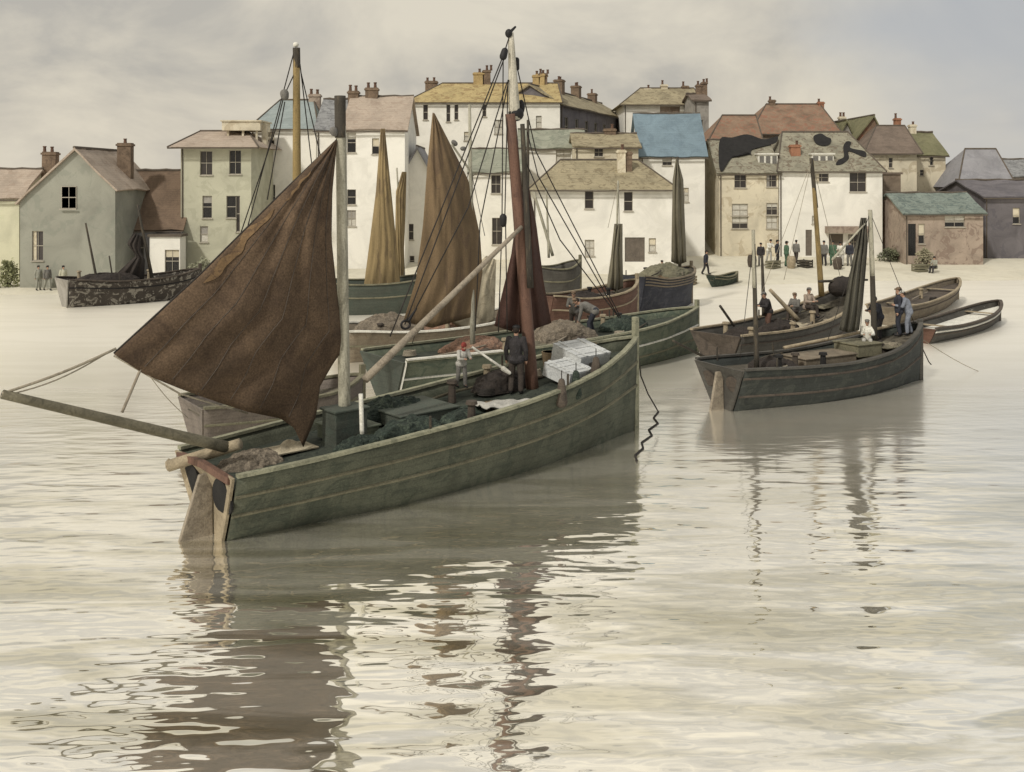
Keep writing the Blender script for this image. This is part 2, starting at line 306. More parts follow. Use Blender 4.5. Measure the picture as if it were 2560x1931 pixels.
def water_mat():
    m = bpy.data.materials.new('harbour_water'); m.use_nodes = True; t = m.node_tree; t.nodes.clear(); n = t.nodes.new; l = t.links.new
    o = n('ShaderNodeOutputMaterial'); mx = n('ShaderNodeMixShader'); df = n('ShaderNodeBsdfDiffuse'); gl = n('ShaderNodeBsdfGlossy')
    gl.inputs['Roughness'].default_value = .05
    tc = n('ShaderNodeTexCoord')
    # long, slightly slanting olive streaks, fading with distance
    mp = n('ShaderNodeMapping'); l(tc.outputs['Object'], mp.inputs[0]); mp.inputs['Rotation'].default_value = (0, 0, R(-24)); mp.inputs['Scale'].default_value = (.16, .85, 1)
    a = n('ShaderNodeTexNoise'); a.inputs['Scale'].default_value = 1.0; a.inputs['Detail'].default_value = 5; a.inputs['Distortion'].default_value = .7; a.inputs['Roughness'].default_value = .55
    l(mp.outputs[0], a.inputs['Vector'])
    r = n('ShaderNodeValToRGB'); l(a.outputs['Fac'], r.inputs[0]); e = r.color_ramp.elements
    e[0].position = .47; e[0].color = (0, 0, 0, 1); e[1].position = .53; e[1].color = (.55, .55, .55, 1); k = e.new(.68); k.color = (1, 1, 1, 1)
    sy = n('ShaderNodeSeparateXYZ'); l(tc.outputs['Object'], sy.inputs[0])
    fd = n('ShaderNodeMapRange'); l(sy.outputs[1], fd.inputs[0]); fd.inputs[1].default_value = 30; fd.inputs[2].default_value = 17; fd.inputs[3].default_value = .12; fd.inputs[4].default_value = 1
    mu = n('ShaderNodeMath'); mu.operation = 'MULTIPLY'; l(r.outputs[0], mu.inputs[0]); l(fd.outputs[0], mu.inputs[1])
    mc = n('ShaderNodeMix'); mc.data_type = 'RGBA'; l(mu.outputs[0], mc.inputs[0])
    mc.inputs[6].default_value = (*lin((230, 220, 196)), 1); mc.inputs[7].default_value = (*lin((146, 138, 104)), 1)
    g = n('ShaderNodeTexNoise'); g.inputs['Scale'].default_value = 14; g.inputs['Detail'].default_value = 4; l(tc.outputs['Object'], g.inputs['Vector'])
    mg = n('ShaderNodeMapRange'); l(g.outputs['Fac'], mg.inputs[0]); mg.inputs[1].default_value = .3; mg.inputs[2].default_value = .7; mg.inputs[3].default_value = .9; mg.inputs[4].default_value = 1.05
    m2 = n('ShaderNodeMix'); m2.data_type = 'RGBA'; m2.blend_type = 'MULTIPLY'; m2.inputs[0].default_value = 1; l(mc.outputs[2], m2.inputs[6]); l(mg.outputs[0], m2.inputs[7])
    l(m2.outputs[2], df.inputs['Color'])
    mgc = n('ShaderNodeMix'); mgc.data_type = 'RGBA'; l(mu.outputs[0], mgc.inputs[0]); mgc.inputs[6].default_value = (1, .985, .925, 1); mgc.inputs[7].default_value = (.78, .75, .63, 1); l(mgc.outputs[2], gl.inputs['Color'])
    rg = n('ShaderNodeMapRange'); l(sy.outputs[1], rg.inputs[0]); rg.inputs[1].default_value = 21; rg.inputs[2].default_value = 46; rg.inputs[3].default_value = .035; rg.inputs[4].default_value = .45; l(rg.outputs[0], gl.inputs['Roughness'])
    # ripples
    mp2 = n('ShaderNodeMapping'); l(tc.outputs['Object'], mp2.inputs[0]); mp2.inputs['Rotation'].default_value = (0, 0, R(-8)); mp2.inputs['Scale'].default_value = (.42, 1.25, 1)
    w1 = n('ShaderNodeTexNoise'); w1.inputs['Scale'].default_value = 1.15; w1.inputs['Detail'].default_value = 1.3; w1.inputs['Roughness'].default_value = .35; w1.inputs['Distortion'].default_value = .15
    l(mp2.outputs[0], w1.inputs['Vector'])
    b1 = n('ShaderNodeBump'); b1.inputs['Strength'].default_value = 1; dd = n('ShaderNodeMapRange'); l(sy.outputs[1], dd.inputs[0]); dd.inputs[1].default_value = 12; dd.inputs[2].default_value = 55; dd.inputs[3].default_value = .085; dd.inputs[4].default_value = .014; dd.inputs[2].default_value = 30; l(dd.outputs[0], b1.inputs['Distance'])
    l(w1.outputs['Fac'], b1.inputs['Height'])
    mp3 = n('ShaderNodeMapping'); l(tc.outputs['Object'], mp3.inputs[0]); mp3.inputs['Rotation'].default_value = (0, 0, R(-14)); mp3.inputs['Scale'].default_value = (1.3, 3.4, 1)
    w2 = n('ShaderNodeTexNoise'); w2.inputs['Scale'].default_value = 1.0; w2.inputs['Detail'].default_value = 1; l(mp3.outputs[0], w2.inputs['Vector'])
    b2 = n('ShaderNodeBump'); b2.inputs['Strength'].default_value = 1; l(w2.outputs['Fac'], b2.inputs['Height']); l(b1.outputs[0], b2.inputs['Normal'])
    d2 = n('ShaderNodeMapRange'); l(sy.outputs[1], d2.inputs[0]); d2.inputs[1].default_value = 14; d2.inputs[2].default_value = 34; d2.inputs[3].default_value = .03; d2.inputs[4].default_value = .006; l(d2.outputs[0], b2.inputs['Distance'])
    l(b2.outputs[0], gl.inputs['Normal'])
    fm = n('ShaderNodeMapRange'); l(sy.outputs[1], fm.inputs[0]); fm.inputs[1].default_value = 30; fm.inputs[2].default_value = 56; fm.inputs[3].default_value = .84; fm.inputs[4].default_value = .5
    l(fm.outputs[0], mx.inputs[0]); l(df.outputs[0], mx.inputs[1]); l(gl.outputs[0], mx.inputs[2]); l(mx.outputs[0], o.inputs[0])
    return m
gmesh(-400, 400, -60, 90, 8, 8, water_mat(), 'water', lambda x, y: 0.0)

# ---------------------------------------------------------------- houses
HG = 'houses of the harbour town'
def wall_holes(mb, x0, x1, z0, z1, y, holes, rev=.14, outward=-1):
    """wall in the plane y with rectangular openings and reveals going inward"""
    xs = sorted({x0, x1, *[h[0] for h in holes], *[h[1] for h in holes]}); zs = sorted({z0, z1, *[h[2] for h in holes], *[h[3] for h in holes]})
    for a, b in zip(xs, xs[1:]):
        for c, d in zip(zs, zs[1:]):
            mx_, mz = (a+b)/2, (c+d)/2
            if any(h[0] < mx_ < h[1] and h[2] < mz < h[3] for h in holes): continue
            mb.add([(a, y, c), (b, y, c), (b, y, d), (a, y, d)], [(0, 1, 2, 3)])
    for h in holes:
        a, b, c, d = h; q = y+rev
        mb.add([(a,y,c),(b,y,c),(b,y,d),(a,y,d),(a,q,c),(b,q,c),(b,q,d),(a,q,d)], [(0,1,5,4),(1,2,6,5),(2,3,7,6),(3,0,4,7)])
def window(root, a, b, c, d, y, glass=None, kind='window', bars=None):
    """frame ring, glazing bars, sill; pane behind"""
    fw = .04; q = y+.07
    if kind == 'door':
        f = MB(); f.box((a+.01, q, c+.005), (b-.01, q+.06, d-.01))
        for i in range(1, 4): xx = a+(b-a)*i/4; f.box((xx-.015, q-.012, c+.05), (xx+.015, q-.002, d-.08))
        return f.build('door', glass or M_door, root)
    f = MB()
    f.box((a+.003, q, c+.003), (a+fw, q+.05, d-.003)); f.box((b-fw, q, c+.003), (b-.003, q+.05, d-.003))
    f.box((a+fw, q, c+.003), (b-fw, q+.05, c+fw)); f.box((a+fw, q, d-fw), (b-fw, q+.05, d-.003))
    mz = (c+d)/2; f.box((a+fw, q+.005, mz-.025), (b-fw, q+.045, mz+.025))
    if (b-a) > .7: mx_ = (a+b)/2; f.box((mx_-.015, q+.01, c+fw), (mx_+.015, q+.04, mz-.025)); f.box((mx_-.015, q+.01, mz+.025), (mx_+.015, q+.04, d-fw))
    f.box((a-.06, y-.09, c-.07), (b+.06, y-.003, c-.003))
    fo = f.build('window', M_wframe, root)
    p = MB(); p.add([(a+.01, q+.06, c+.01), (b-.01, q+.06, c+.01), (b-.01, q+.06, d-.01), (a+.01, q+.06, d-.01)], [(0, 1, 2, 3)])
    p.build('pane', glass or M_glass, fo, solid=.02)
    if (b-a) > .45 and random.random() < .3:
        k = MB(); hb = random.choice((.3, .45, .55)); k.box((a+fw, q+.045, d-fw-(d-c)*hb), (b-fw, q+.055, d-fw)) if random.random() < .6 else k.box((a+fw, q+.045, c+fw), (a+fw+(b-a)*.28, q+.055, d-fw)); k.build('blind', random.choice((M_glassp, M_grey, M_cream)), fo)
    return fo
def slope(root, p00, p10, p11, p01, mat, name='roof', jit=.09, nx=12, ny=5, thick=.14):
    """one roof slope, a little uneven: eave p00-p10, ridge p01-p11"""
    m = MB(); s = random.random()*99
    def fn(u, v):
        a = Vector(p00).lerp(Vector(p10), u); b = Vector(p01).lerp(Vector(p11), u); p = a.lerp(b, v)
        n_ = mnoise.noise(Vector((p.x*.7+s, p.y*.7, s)))
        return p+Vector((0, 0, jit*n_*1.6))
    m.grid(fn, nx, ny); return m
def chimney(root, cx, cy, zb, zt, w_, d_, mat, pots=2):
    m = MB(); M = Matrix.Translation((cx, cy, 0)) @ Matrix.Rotation(random.uniform(-.02, .02), 4, 'Y')
    m.box((-w_/2, -d_/2, zb), (w_/2, d_/2, zt-.22), M); m.box((-w_/2-.07, -d_/2-.07, zt-.22), (w_/2+.07, d_/2+.07, zt-.08), M)
    m.box((-w_/2, -d_/2, zt-.08), (w_/2, d_/2, zt), M)
    o = m.build('chimney', mat, root)
    for i in range(pots):
        x = cx+(i-(pots-1)/2)*w_*.55; p = MB(); h = random.uniform(.3, .5)
        p.tube([(x, cy, zt-.02), (x, cy, zt+h*.8), (x, cy, zt+h*.8), (x, cy, zt+h)], [.13, .1, .14, .13], 8); p.build('pot', M_pot, o, smooth=False)
    return o
def house(name, label, X0, W, Y, D, ze, zr, wall, roof, wins=(), roofk='gable', rl=None, rr=None, chims=(), zb=None, rz=0, ov=.25, hipx=None, group=HG, cat='house', apexu=.5, dz_right=0):
    """local frame: x 0..W along the front, y 0..D back, z absolute. wins: (x0,x1,z0,z1,kind,mat)"""
    root = empty(name, (X0, Y, 0), rz); c_, s_ = math.cos(rz), math.sin(rz)
    cor = [(X0+c_*x-s_*y, Y+s_*x+c_*y) for x, y in ((0, 0), (W, 0), (W, D), (0, D))]
    if zb is None: zb = min(ground(a, b) for a, b in cor)-.3
    gz = min(ground(a, b) for a, b in cor[:2])
    root.location.z = gz
    def Z(v): return v-gz
    w_ = MB(); holes = [(a, b, max(c, zb+.05), d) for (a, b, c, d, *r) in wins if d < ze-.02]
    wall_holes(w_, 0, W, Z(zb), Z(ze), 0, [(a, b, Z(c), Z(d)) for a, b, c, d in holes])
    zb_, ze_, zr_ = Z(zb), Z(ze), Z(zr)
    w_.add([(0,D,zb_),(W,D,zb_),(W,D,ze_),(0,D,ze_)], [(3,2,1,0)]); w_.add([(0,0,zb_),(0,D,zb_),(0,D,ze_),(0,0,ze_)], [(3,2,1,0)]); w_.add([(W,0,zb_),(W,D,zb_),(W,D,ze_),(W,0,ze_)], [(0,1,2,3)])
    o = ov
    if roofk == 'gable':
        for x, s in ((0, 0), (W, 1)): w_.add([(x,0,ze_),(x,D,ze_),(x,D/2,zr_-.02)], [(0,1,2)] if s else [(2,1,0)])
        sl_ = (zr_-ze_)/(D/2)
        r = slope(root, (-o,-o,ze_-o*sl_+.06), (W+o,-o,ze_-o*sl_+.06), (W+o,D/2,zr_+.06), (-o,D/2,zr_+.06), roof); ro = r.build('roof', roof, root, solid=.12)
        r = slope(root, (W+o,D+o,ze_-o*sl_+.06), (-o,D+o,ze_-o*sl_+.06), (-o,D/2,zr_+.06), (W+o,D/2,zr_+.06), roof, nx=6, ny=2); r.build('roof', roof, root, solid=.12)
        rt = MB(); rt.tube([(-o+(W+2*o)*i/10, D/2, zr_+.07+.03*math.sin(i*2.1+X0)) for i in range(11)], .1, 6); rt.build('ridge', M_trim, ro)
    elif roofk == 'hip':
        a, b = hipx
        A = Vector((a, D/2, zr_+.04)); B = Vector((b, D/2, zr_+.04)); z0 = ze_-.02
        q = [Vector((-o,-o,z0)), Vector((W+o,-o,z0)), Vector((W+o,D+o,z0)), Vector((-o,D+o,z0))]
        m = MB(); s0 = random.random()*50
        def g4(p00, p10, p11, p01, nx, ny):
            def fn(u, v):
                p = p00.lerp(p10, u).lerp(p01.lerp(p11, u), v); k = 1 if 0 < v < 1 and 0 < u < 1 else 0
                return p+Vector((0, 0, k*.09*mnoise.noise(Vector((p.x*.8+s0, p.y, 0)))))
            m.grid(fn, nx, ny)
        g4(q[0], q[1], B, A, 12, 5); g4(q[2], q[3], A, B, 6, 3); g4(q[1], q[2], B, B, 4, 5); g4(q[3], q[0], A, A, 4, 5)
        m.add([v+Vector((0, 0, -.004)) for v in q], [(3, 2, 1, 0)])
        ro = m.build('roof', roof, root)
        rt = MB(); rt.tube([A.lerp(B, i/6)+Vector((0, 0, .02)) for i in range(7)], .09, 6)
        for p_, t_ in ((A, q[0]), (B, q[1])): rt.tube([p_, t_], .07, 6)
        rt.build('ridge', M_trim, ro)
    elif roofk == 'front':          # gable facing the water
        ax = W*apexu; zR = ze_+dz_right
        w_.add([(0,0,ze_),(W,0,ze_),(W,0,zR),(ax,0,zr_-.02)], [(0,1,2,3)]); w_.add([(0,D,ze_),(W,D,ze_),(W,D,zR),(ax,D,zr_-.02)], [(3,2,1,0)]); w_.add([(W,0,ze_),(W,D,ze_),(W,D,zR),(W,0,zR)], [(0,1,2,3)])
        s1 = (zr_-ze_)/ax; s2 = (zr_-zR)/(W-ax)
        r = slope(root, (-o,D+o,ze_-o*s1+.06), (-o,-o,ze_-o*s1+.06), (ax,-o,zr_+.06), (ax,D+o,zr_+.06), roof); ro = r.build('roof', roof, root, solid=.12)
        r = slope(root, (W+o,-o,zR-o*s2+.06), (W+o,D+o,zR-o*s2+.06), (ax,D+o,zr_+.06), (ax,-o,zr_+.06), roof); r.build('roof', roof, root, solid=.12)
        rt = MB(); rt.tube([(ax, -o, zr_+.08), (ax, D+o, zr_+.08)], .1, 6); rt.build('ridge', M_trim, ro)
    elif roofk == 'flat':
        m = MB(); m.box((-.12, -.12, ze_-.01), (W+.12, D+.12, ze_+.16)); m.build('roof', roof, root)
    wo = w_.build('wall', wall, root)
    if roofk in ('gable', 'hip'):
        gt = MB(); gz_ = ze_-.1 if roofk == 'hip' else ze_-o*(zr_-ze_)/(D/2)-.09
        gt.sweep([(-o+(W+2*o)*i/8, -o-.05, gz_+random.uniform(-.02, .02)) for i in range(9)], .1, .09); gt.tube([(.12, -.07, gz_), (.12, -.07, (zb_+gz_)/2), (.13, -.07, zb_)], .045, 6); gt.build('gutter', M_trim, root)
    for wd in wins:
        a, b, c, d = wd[:4]; k = wd[4] if len(wd) > 4 else 'window'; g = wd[5] if len(wd) > 5 else None
        window(root, a, b, Z(max(c, zb+.05)), Z(d), 0 if d < ze-.02 else -.13, g, k)
    for ch in chims:
        cx, cy, zt, cw, cd, mat, pots = ch; chimney(root, cx, cy, Z(min(ze, zt-1.2)), Z(zt), cw, cd, mat, pots)
    if cat: tag(root, label, cat, group)
    return root
def H(name, label, px0, px1, ye, yr, Y, D, wall, roof, wins=(), roofk='gable', hip=None, chims=(), zb=None, **kw):
    """house given by the photo's pixels at the real distance Y of its front"""
    X0 = kx(px0)*Y; W = kx(px1)*Y-X0; s = Y/F; Ym = Y+D/2
    ze = CAMZ+(HY-ye)*s; zr = CAMZ+(HY-yr)*(Y if roofk == 'front' else Ym)/F
    ws = []
    for wd in wins:
        a, b, c, d = wd[:4]; ws.append((kx(a)*Y-X0, kx(b)*Y-X0, CAMZ+(HY-d)*s, CAMZ+(HY-c)*s, *wd[4:]))
    cs = []
    for ch in chims:    # (px0, px1, ytop, mat, pots[, depth fraction])
        a, b, t, mt, pots = ch[:5]; fr = ch[5] if len(ch) > 5 else .5; yy = Y+D*fr
        cs.append(((kx(a)+kx(b))/2*yy-X0, D*fr, CAMZ+(HY-t)*yy/F, max(.4, (kx(b)-kx(a))*yy), .6, mt, pots))
    hx = None
    if hip: hx = (kx(hip[0])*Ym-X0, kx(hip[1])*Ym-X0)
    return house(name, label, X0, W, Y, D, ze, zr, wall, roof, ws, roofk, chims=cs, hipx=hx, zb=zb, **kw)
g_, gb, gp = M_glass, M_glassb, M_glassp
H('cottage', 'pale yellow-green cottage with a pinkish tiled roof at the left edge', -120, 48, 492, 425, 69, 6, M_ygreen, R_pink, chims=[])
H('gabled_house', 'grey-green house with its plain gable turned to the water and a low brown roof', 50, 288, 502, 372, 66.5, 8, M_ggreen, R_pink,
  [(154, 192, 466, 522, 'window', gb), (80, 108, 578, 652, 'window', gb)], 'front', chims=[(104, 138, 380, M_chim, 2, .75)], apexu=.585, dz_right=.85)
H('low_house', 'low house under a big dark brown roof with a tall chimney beside the grey-green gable', 292, 452, 566, 428, 70, 7, M_lilac, R_brown,
  [(335, 360, 590, 650, 'window', gb)], chims=[(296, 330, 358, M_chim, 1, .12)])
H('whitewashed_shed', 'small flat-topped white shed with a black opening under the brown roof', 374, 450, 592, 592, 68.6, 1.2, M_white, M_trim,
  [(412, 448, 625, 682, 'window', g_)], 'flat', cat='shed', group=None)
h4 = H('town_house', 'pale olive three-storey house with a shallow pinkish hipped roof', 452, 628, 368, 330, 70.5, 8, M_olive, R_pink,
  [(500, 531, 378, 438, 'window', gb), (573, 603, 376, 436, 'window', g_), (506, 530, 490, 546, 'window', g_), (500, 520, 566, 606, 'window', gp), (566, 590, 490, 545, 'window', g_), (590, 600, 490, 580, 'window', gb)],
  'hip', hip=(500, 620), chims=[], ov=.7)
r = MB(); r.box((2.2, 2.4, 10.6), (5.0, 5.4, 11.3)); r.box((2.1, 2.3, 11.25), (5.1, 5.5, 11.35)); r.box((2.5, 2.6, 9.4), (2.65, 2.75, 10.6)); r.box((3.6, 2.6, 9.4), (3.75, 2.75, 10.6)); r.box((4.6, 2.6, 9.4), (4.75, 2.75, 10.6)); r.box((4.95, 3, 9.5), (5.3, 3.5, 11.1))
r.build('roof_lantern', M_cream, h4)
H('tall_house', 'tall white house with a blue-grey hipped slate roof behind the ochre mast', 628, 790, 322, 252, 77, 9, M_white, R_slate,
  [(660, 686, 330, 372, 'window', g_), (655, 688, 462, 520, 'window', g_)], 'hip', hip=(700, 785), chims=[(772, 800, 236, M_pinkst, 2)])
H('tall_house', 'tall narrow white house with streaky wet slates just left of the grey mizzen mast', 792, 858, 322, 250, 76, 8, M_white, R_slate2,
  [(800, 820, 420, 470, 'window', gb)])
H('tall_house', 'tall white house, faded pink-olive roof with two chimneys, right of the grey mizzen mast', 860, 1012, 322, 243, 75, 9, M_white, R_pink,
  [(868, 890, 332, 382, 'window', g_), (868, 890, 474, 512, 'window', g_), (866, 890, 526, 566, 'window', gp), (930, 948, 346, 386, 'window', g_)], chims=[(870, 896, 228, M_chim, 2), (914, 945, 220, M_chim, 2), (1000, 1016, 245, M_chimR, 0)])
H('rendered_cottage', 'small white cottage with a blue-grey gable between the tan sails', 1014, 1072, 420, 368, 78, 6, M_white, R_lil if 'R_lil' in globals() else M_lilac,
  [(1024, 1036, 640, 690, 'window', gb), (1016, 1034, 560, 600, 'window', gb)], 'front')
H('hotel', 'long white house with a yellow ochre roof, highest on the skyline', 1018, 1400, 256, 210, 92, 9, M_white, R_ochre,
  [(1058, 1070, 262, 300, 'window', gb), (1116, 1126, 262, 305, 'window', gb), (1136, 1146, 262, 300, 'window', gb), (1206, 1216, 262, 292, 'window', gb), (1160, 1178, 330, 352, 'window', gp), (1236, 1256, 300, 335, 'window', gp), (1340, 1354, 290, 320, 'window', gp)], 'hip', hip=(1105, 1395),
  chims=[(1062, 1092, 203, M_chim, 2), (1186, 1212, 182, M_chimO, 1), (1213, 1232, 176, M_chim, 2), (1332, 1352, 188, M_chimO, 1), (1353, 1374, 184, M_chim, 2)], zb=6)
# receding terrace; the shade on this side is put into its dark wall colour
Xa, Ya = kx(1402)*92.5, 92.5; Xb, Yb = kx(1566)*116, 116.0
rzt = math.atan2(Yb-Ya, Xb-Xa); Wt = math.hypot(Xb-Xa, Yb-Ya)
house('terrace', 'terrace with shade in its grey-mauve wall colour, running back up the hill from the ochre-roofed house', Xa, Wt, Ya, 6, 14.5, 16.3, M_dlilac, R_ochre2,
  [(1.2+3.4*i, 2.3+3.4*i, zz, zz+1.7, 'window', gl) for i in range(7) for zz, gl in ((11.6, g_), (8.6, gb))],
  chims=[(3, 3, 17.6, .9, .9, M_chimO, 1), (9, 3, 17.6, .9, .9, M_chim, 2), (15, 3, 17.5, .9, .9, M_chim, 2), (21, 3, 17.2, .9, .9, M_chim, 1)], zb=4, rz=rzt)
H('row_house', 'white house with a pale green-grey roof just left of the red-brown mast', 1176, 1300, 428, 374, 80, 6, M_white, R_green,
  [(1228, 1252, 438, 484, 'window', gb), (1230, 1254, 545, 612, 'window', gb)])
H('row_house', 'white house with a green-grey roof below the ochre-roofed house, right of the red-brown mast', 1302, 1460, 368, 326, 85, 6, M_white, R_green,
  [(1390, 1428, 376, 405, 'window', gp)])
H('harbour_house', 'broad white harbour house with an olive-ochre hipped roof and one thick chimney', 1332, 1684, 474, 402, 73, 8, M_white, R_ochre2,
  [(1462, 1484, 478, 522, 'window', gb), (1560, 1582, 480, 528, 'window', gb), (1562, 1612, 594, 655, 'door', M_door), (1462, 1486, 600, 640, 'window', gp), (1622, 1640, 596, 630, 'window', gp)],
  'hip', hip=(1400, 1596), chims=[(1546, 1566, 375, M_cream, 1, .3), (1566, 1582, 380, M_chim, 0, .32)], ov=.4)  # the browner half-stack colours in the thick chimney's shaded side
H('beige_house', 'small beige house with a brown roof peeping over the olive-ochre roof', 1438, 1596, 366, 336, 81, 6, M_cream, R_ochre2,
  [(1486, 1508, 370, 392, 'window', gb)], chims=[(1516, 1545, 322, M_chim, 1)], zb=3)
H('blue_roofed_house', 'white house under a steep bright blue slate roof', 1602, 1762, 386, 286, 84, 7, M_white, R_blue,
  [(1656, 1680, 392, 414, 'window', gb), (1700, 1722, 470, 505, 'window', gp)])
H('hill_house', 'white and brown hilltop house with an ochre hipped roof above the blue slates', 1560, 1748, 262, 222, 106, 9, M_white, R_ochre2,
  [(1650, 1700, 266, 300, 'window', M_pinkst)], 'hip', hip=(1600, 1735), chims=[(1612, 1630, 222, M_cream, 1), (1648, 1664, 212, M_cream, 1), (1700, 1716, 215, M_chim, 1)], zb=7, ov=.5)
H('tower_house', 'narrow grey house with a stack of chimneys beside the blue roof', 1736, 1772, 250, 236, 100, 7, M_grey, R_umber, [(1745, 1758, 300, 335, 'window', g_)], chims=[(1738, 1752, 212, M_chim, 1), (1756, 1770, 206, M_chim, 2)], zb=6)
H('old_house', 'old grey stone house with a rust and brown roof right of the blue roof', 1776, 1900, 352, 290, 92, 7, M_grey, R_rust, [(1808, 1824, 325+32, 385, 'window', g_)], 'hip', hip=(1805, 1890), zb=3)
H('roof_house', 'big brown and rust roofed house highest on the right of the town', 1882, 2094, 335, 262, 98, 10, M_pinkst, R_rust,
  [], 'hip', hip=(1915, 2050), chims=[(1918, 1932, 250, M_chim, 1), (2040, 2054, 255, M_chimR, 1)], zb=5, ov=.4)
h12a = H('beige_house', 'beige rendered shop house with dormers, left half of the pair on the quay', 1798, 1946, 430, 352, 84, 8, M_cream, R_mix,
  [(1836, 1866, 434, 470, 'window', gb), (1830, 1870, 510, 540, 'window', gp), (1830, 1870, 541, 572, 'window', gb), (1916, 1942, 436, 468, 'window', gb), (1916, 1944, 508, 538, 'window', gb), (1916, 1944, 540, 572, 'window', gp)])
h12b = H('white_shop', 'white shop house with grey-green slates, right half of the pair on the quay', 1948, 2206, 428, 332, 84, 9, M_white, R_mix,
  [(2038, 2072, 434, 455, 'window', gb), (2124, 2166, 432, 480, 'window', gb), (2014, 2030, 575, 640, 'door', M_door), (2072, 2108, 585, 640, 'door', M_door), (2120, 2150, 586, 625, 'window', gb), (2030, 2044, 540, 560, 'window', gp)],
  'hip', hip=(1955, 2120), chims=[(1980, 2004, 362, M_chimR, 1, .2)])
aw = MB(); X0_ = kx(1948)*84; aw.box((kx(2062)*84-X0_, -.75, 2.1), (kx(2168)*84-X0_, -.02, 2.65), Matrix.Identity(4)); aw.build('awning', M_pinkst, h12b)
def dormer(root, X0r, Yf, px0, px1, yt, yb, yy, mat):
    """white dormer with three lights on a roof slope, local frame of the house"""
    gz = root.location.z; a, b = kx(px0)*(Yf+yy)-X0r, kx(px1)*(Yf+yy)-X0r
    zt = CAMZ+(HY-yt)*(Yf+yy)/F-gz; zb = CAMZ+(HY-yb)*(Yf+yy)/F-gz
    d = MB(); d.box((a, yy, zb), (b, yy+2.4, zt)); d.box((a-.1, yy-.12, zt+.002), (b+.1, yy+2.5, zt+.12)); do = d.build('dormer', M_whitep, root)
    n_ = 3
    for i in range(n_):
        p = MB(); wx = (b-a)/n_; p.box((a+wx*i+.1, yy-.02, zb+.15), (a+wx*(i+1)-.08, yy-.003, zt-.12)); p.build('pane', M_gry, do)
dormer(h12a, kx(1798)*84, 84, 1896, 1944, 387, 426, 1.0, M_whitep)
dormer(h12b, kx(1948)*84, 84, 2030, 2084, 387, 428, 1.0, M_whitep)
H('narrow_house', 'narrow brown stone house in the gap right of the white shop', 2208, 2252, 436, 425, 86, 5, M_brick, R_umber, [(2222, 2236, 480, 520, 'window', g_)], 'flat')
H('mossy_house', 'small house with a mossy green roof behind the white shop', 2090, 2140, 352, 302, 99, 6, M_grey, R_moss, [], 'front', chims=[(2098, 2112, 292, M_cream, 2, .4)], zb=4)
H('gabled_cottage', 'cottage with an orange and green gable roof on the right skyline', 2134, 2214, 352, 290, 97, 7, R_rust, R_moss, [], 'front', chims=[(2232, 2246, 296, M_chimR, 1, .5)], zb=4, apexu=.62)
H('domed_house', 'brown house with a broad humped roof and pale eaves on the right', 2166, 2292, 384, 316, 92, 9, M_cream, R_umber, [(2222, 2232, 395, 420, 'window', gb)], 'hip', hip=(2190, 2262), zb=3, ov=.4)
H('stone_house', 'sandy stone house with a mossy roof and brown oval patch on its wall', 2226, 2364, 386, 332, 95, 7, M_cream, R_moss,
  [(2238, 2278, 392, 428, 'window', gb), (2322, 2334, 392, 414, 'window', g_), (2300, 2310, 425, 440, 'window', gb)], chims=[(2275, 2290, 312, M_cream, 1)], zb=2)
H('boat_store', 'long low boat store with a teal slate roof and mottled stone wall', 2262, 2458, 532, 484, 80.5, 7, M_pinkst, R_teal,
  [(2362, 2412, 540, 568, 'window', g_), (2270, 2290, 560, 640, 'door', M_glass), (2296, 2312, 560, 610, 'window', g_)], cat='boat store')
H('lilac_house', 'lilac-grey house with a big slate mansard roof near the right edge', 2398, 2534, 468, 374, 90, 8, M_lilac, M_lilac,
  [(2470, 2492, 480, 515, 'window', g_)], 'hip', hip=(2412, 2490), zb=1.0)
H('dark_warehouse', 'dark lilac-grey stone warehouse at the right edge of the quay', 2462, 2640, 492, 452, 84, 10, M_dlilac, M_dlilac, [(2532, 2550, 520, 560, 'window', g_)])
H('back_house', 'grey house with a dark slate roof behind the warehouse at the right edge', 2530, 2680, 440, 400, 96, 8, M_dlilac, R_slate2, [(2545, 2560, 446, 478, 'window', g_)])

# black tarred patches on the roofs of the quay pair (flat sheets lying just over the slates)
def patch(root, X0r, Yf, D, ze, zr, pts, name='tar_patch'):
    """polygon given by photo pixels, laid on the front slope of a roof"""
    gz = root.location.z; vs = []
    for px, py in pts:
        # intersect the view ray with the slope plane y=t*D/2, z=ze+(zr-ze)*t  (local y)
        # z = CAMZ+(HY-py)/F*(Yf+y) ; z = ze + m*y
        m_ = (zr-ze)/(D/2); kz = (HY-py)/F; y = (CAMZ+kz*Yf-ze)/(m_-kz); y -= .1; z = CAMZ+kz*(Yf+y)
        vs.append(Vector((kx(px)*(Yf+y)-X0r, y, z-gz+.14)))
    n_ = len(vs); sm = []
    for i in range(n_):
        a0, a1, a2, a3 = vs[i-1], vs[i], vs[(i+1) % n_], vs[(i+2) % n_]
        for k in range(4):
            f = k/4; sm.append(a1+.5*f*((a2-a0)+f*(2*a0-5*a1+4*a2-a3+f*(3*(a1-a2)+a3-a0))))
    vs = sm
    b = bmesh.new(); bv = [b.verts.new(v) for v in vs]; f = b.faces.new(bv); bmesh.ops.triangulate(b, faces=[f])
    me = bpy.data.meshes.new(name); b.to_mesh(me); b.free(); me.materials.append(M_soot)
    o = bpy.data.objects.new(name, me); COL.objects.link(o); o.parent = root; s = o.modifiers.new('t', 'SOLIDIFY'); s.thickness = .03
def ez(py, Y): return CAMZ+(HY-py)*Y/F
za, zra = ez(430, 84), ez(352, 88); zb2, zrb = ez(428, 84), ez(332, 88.5)
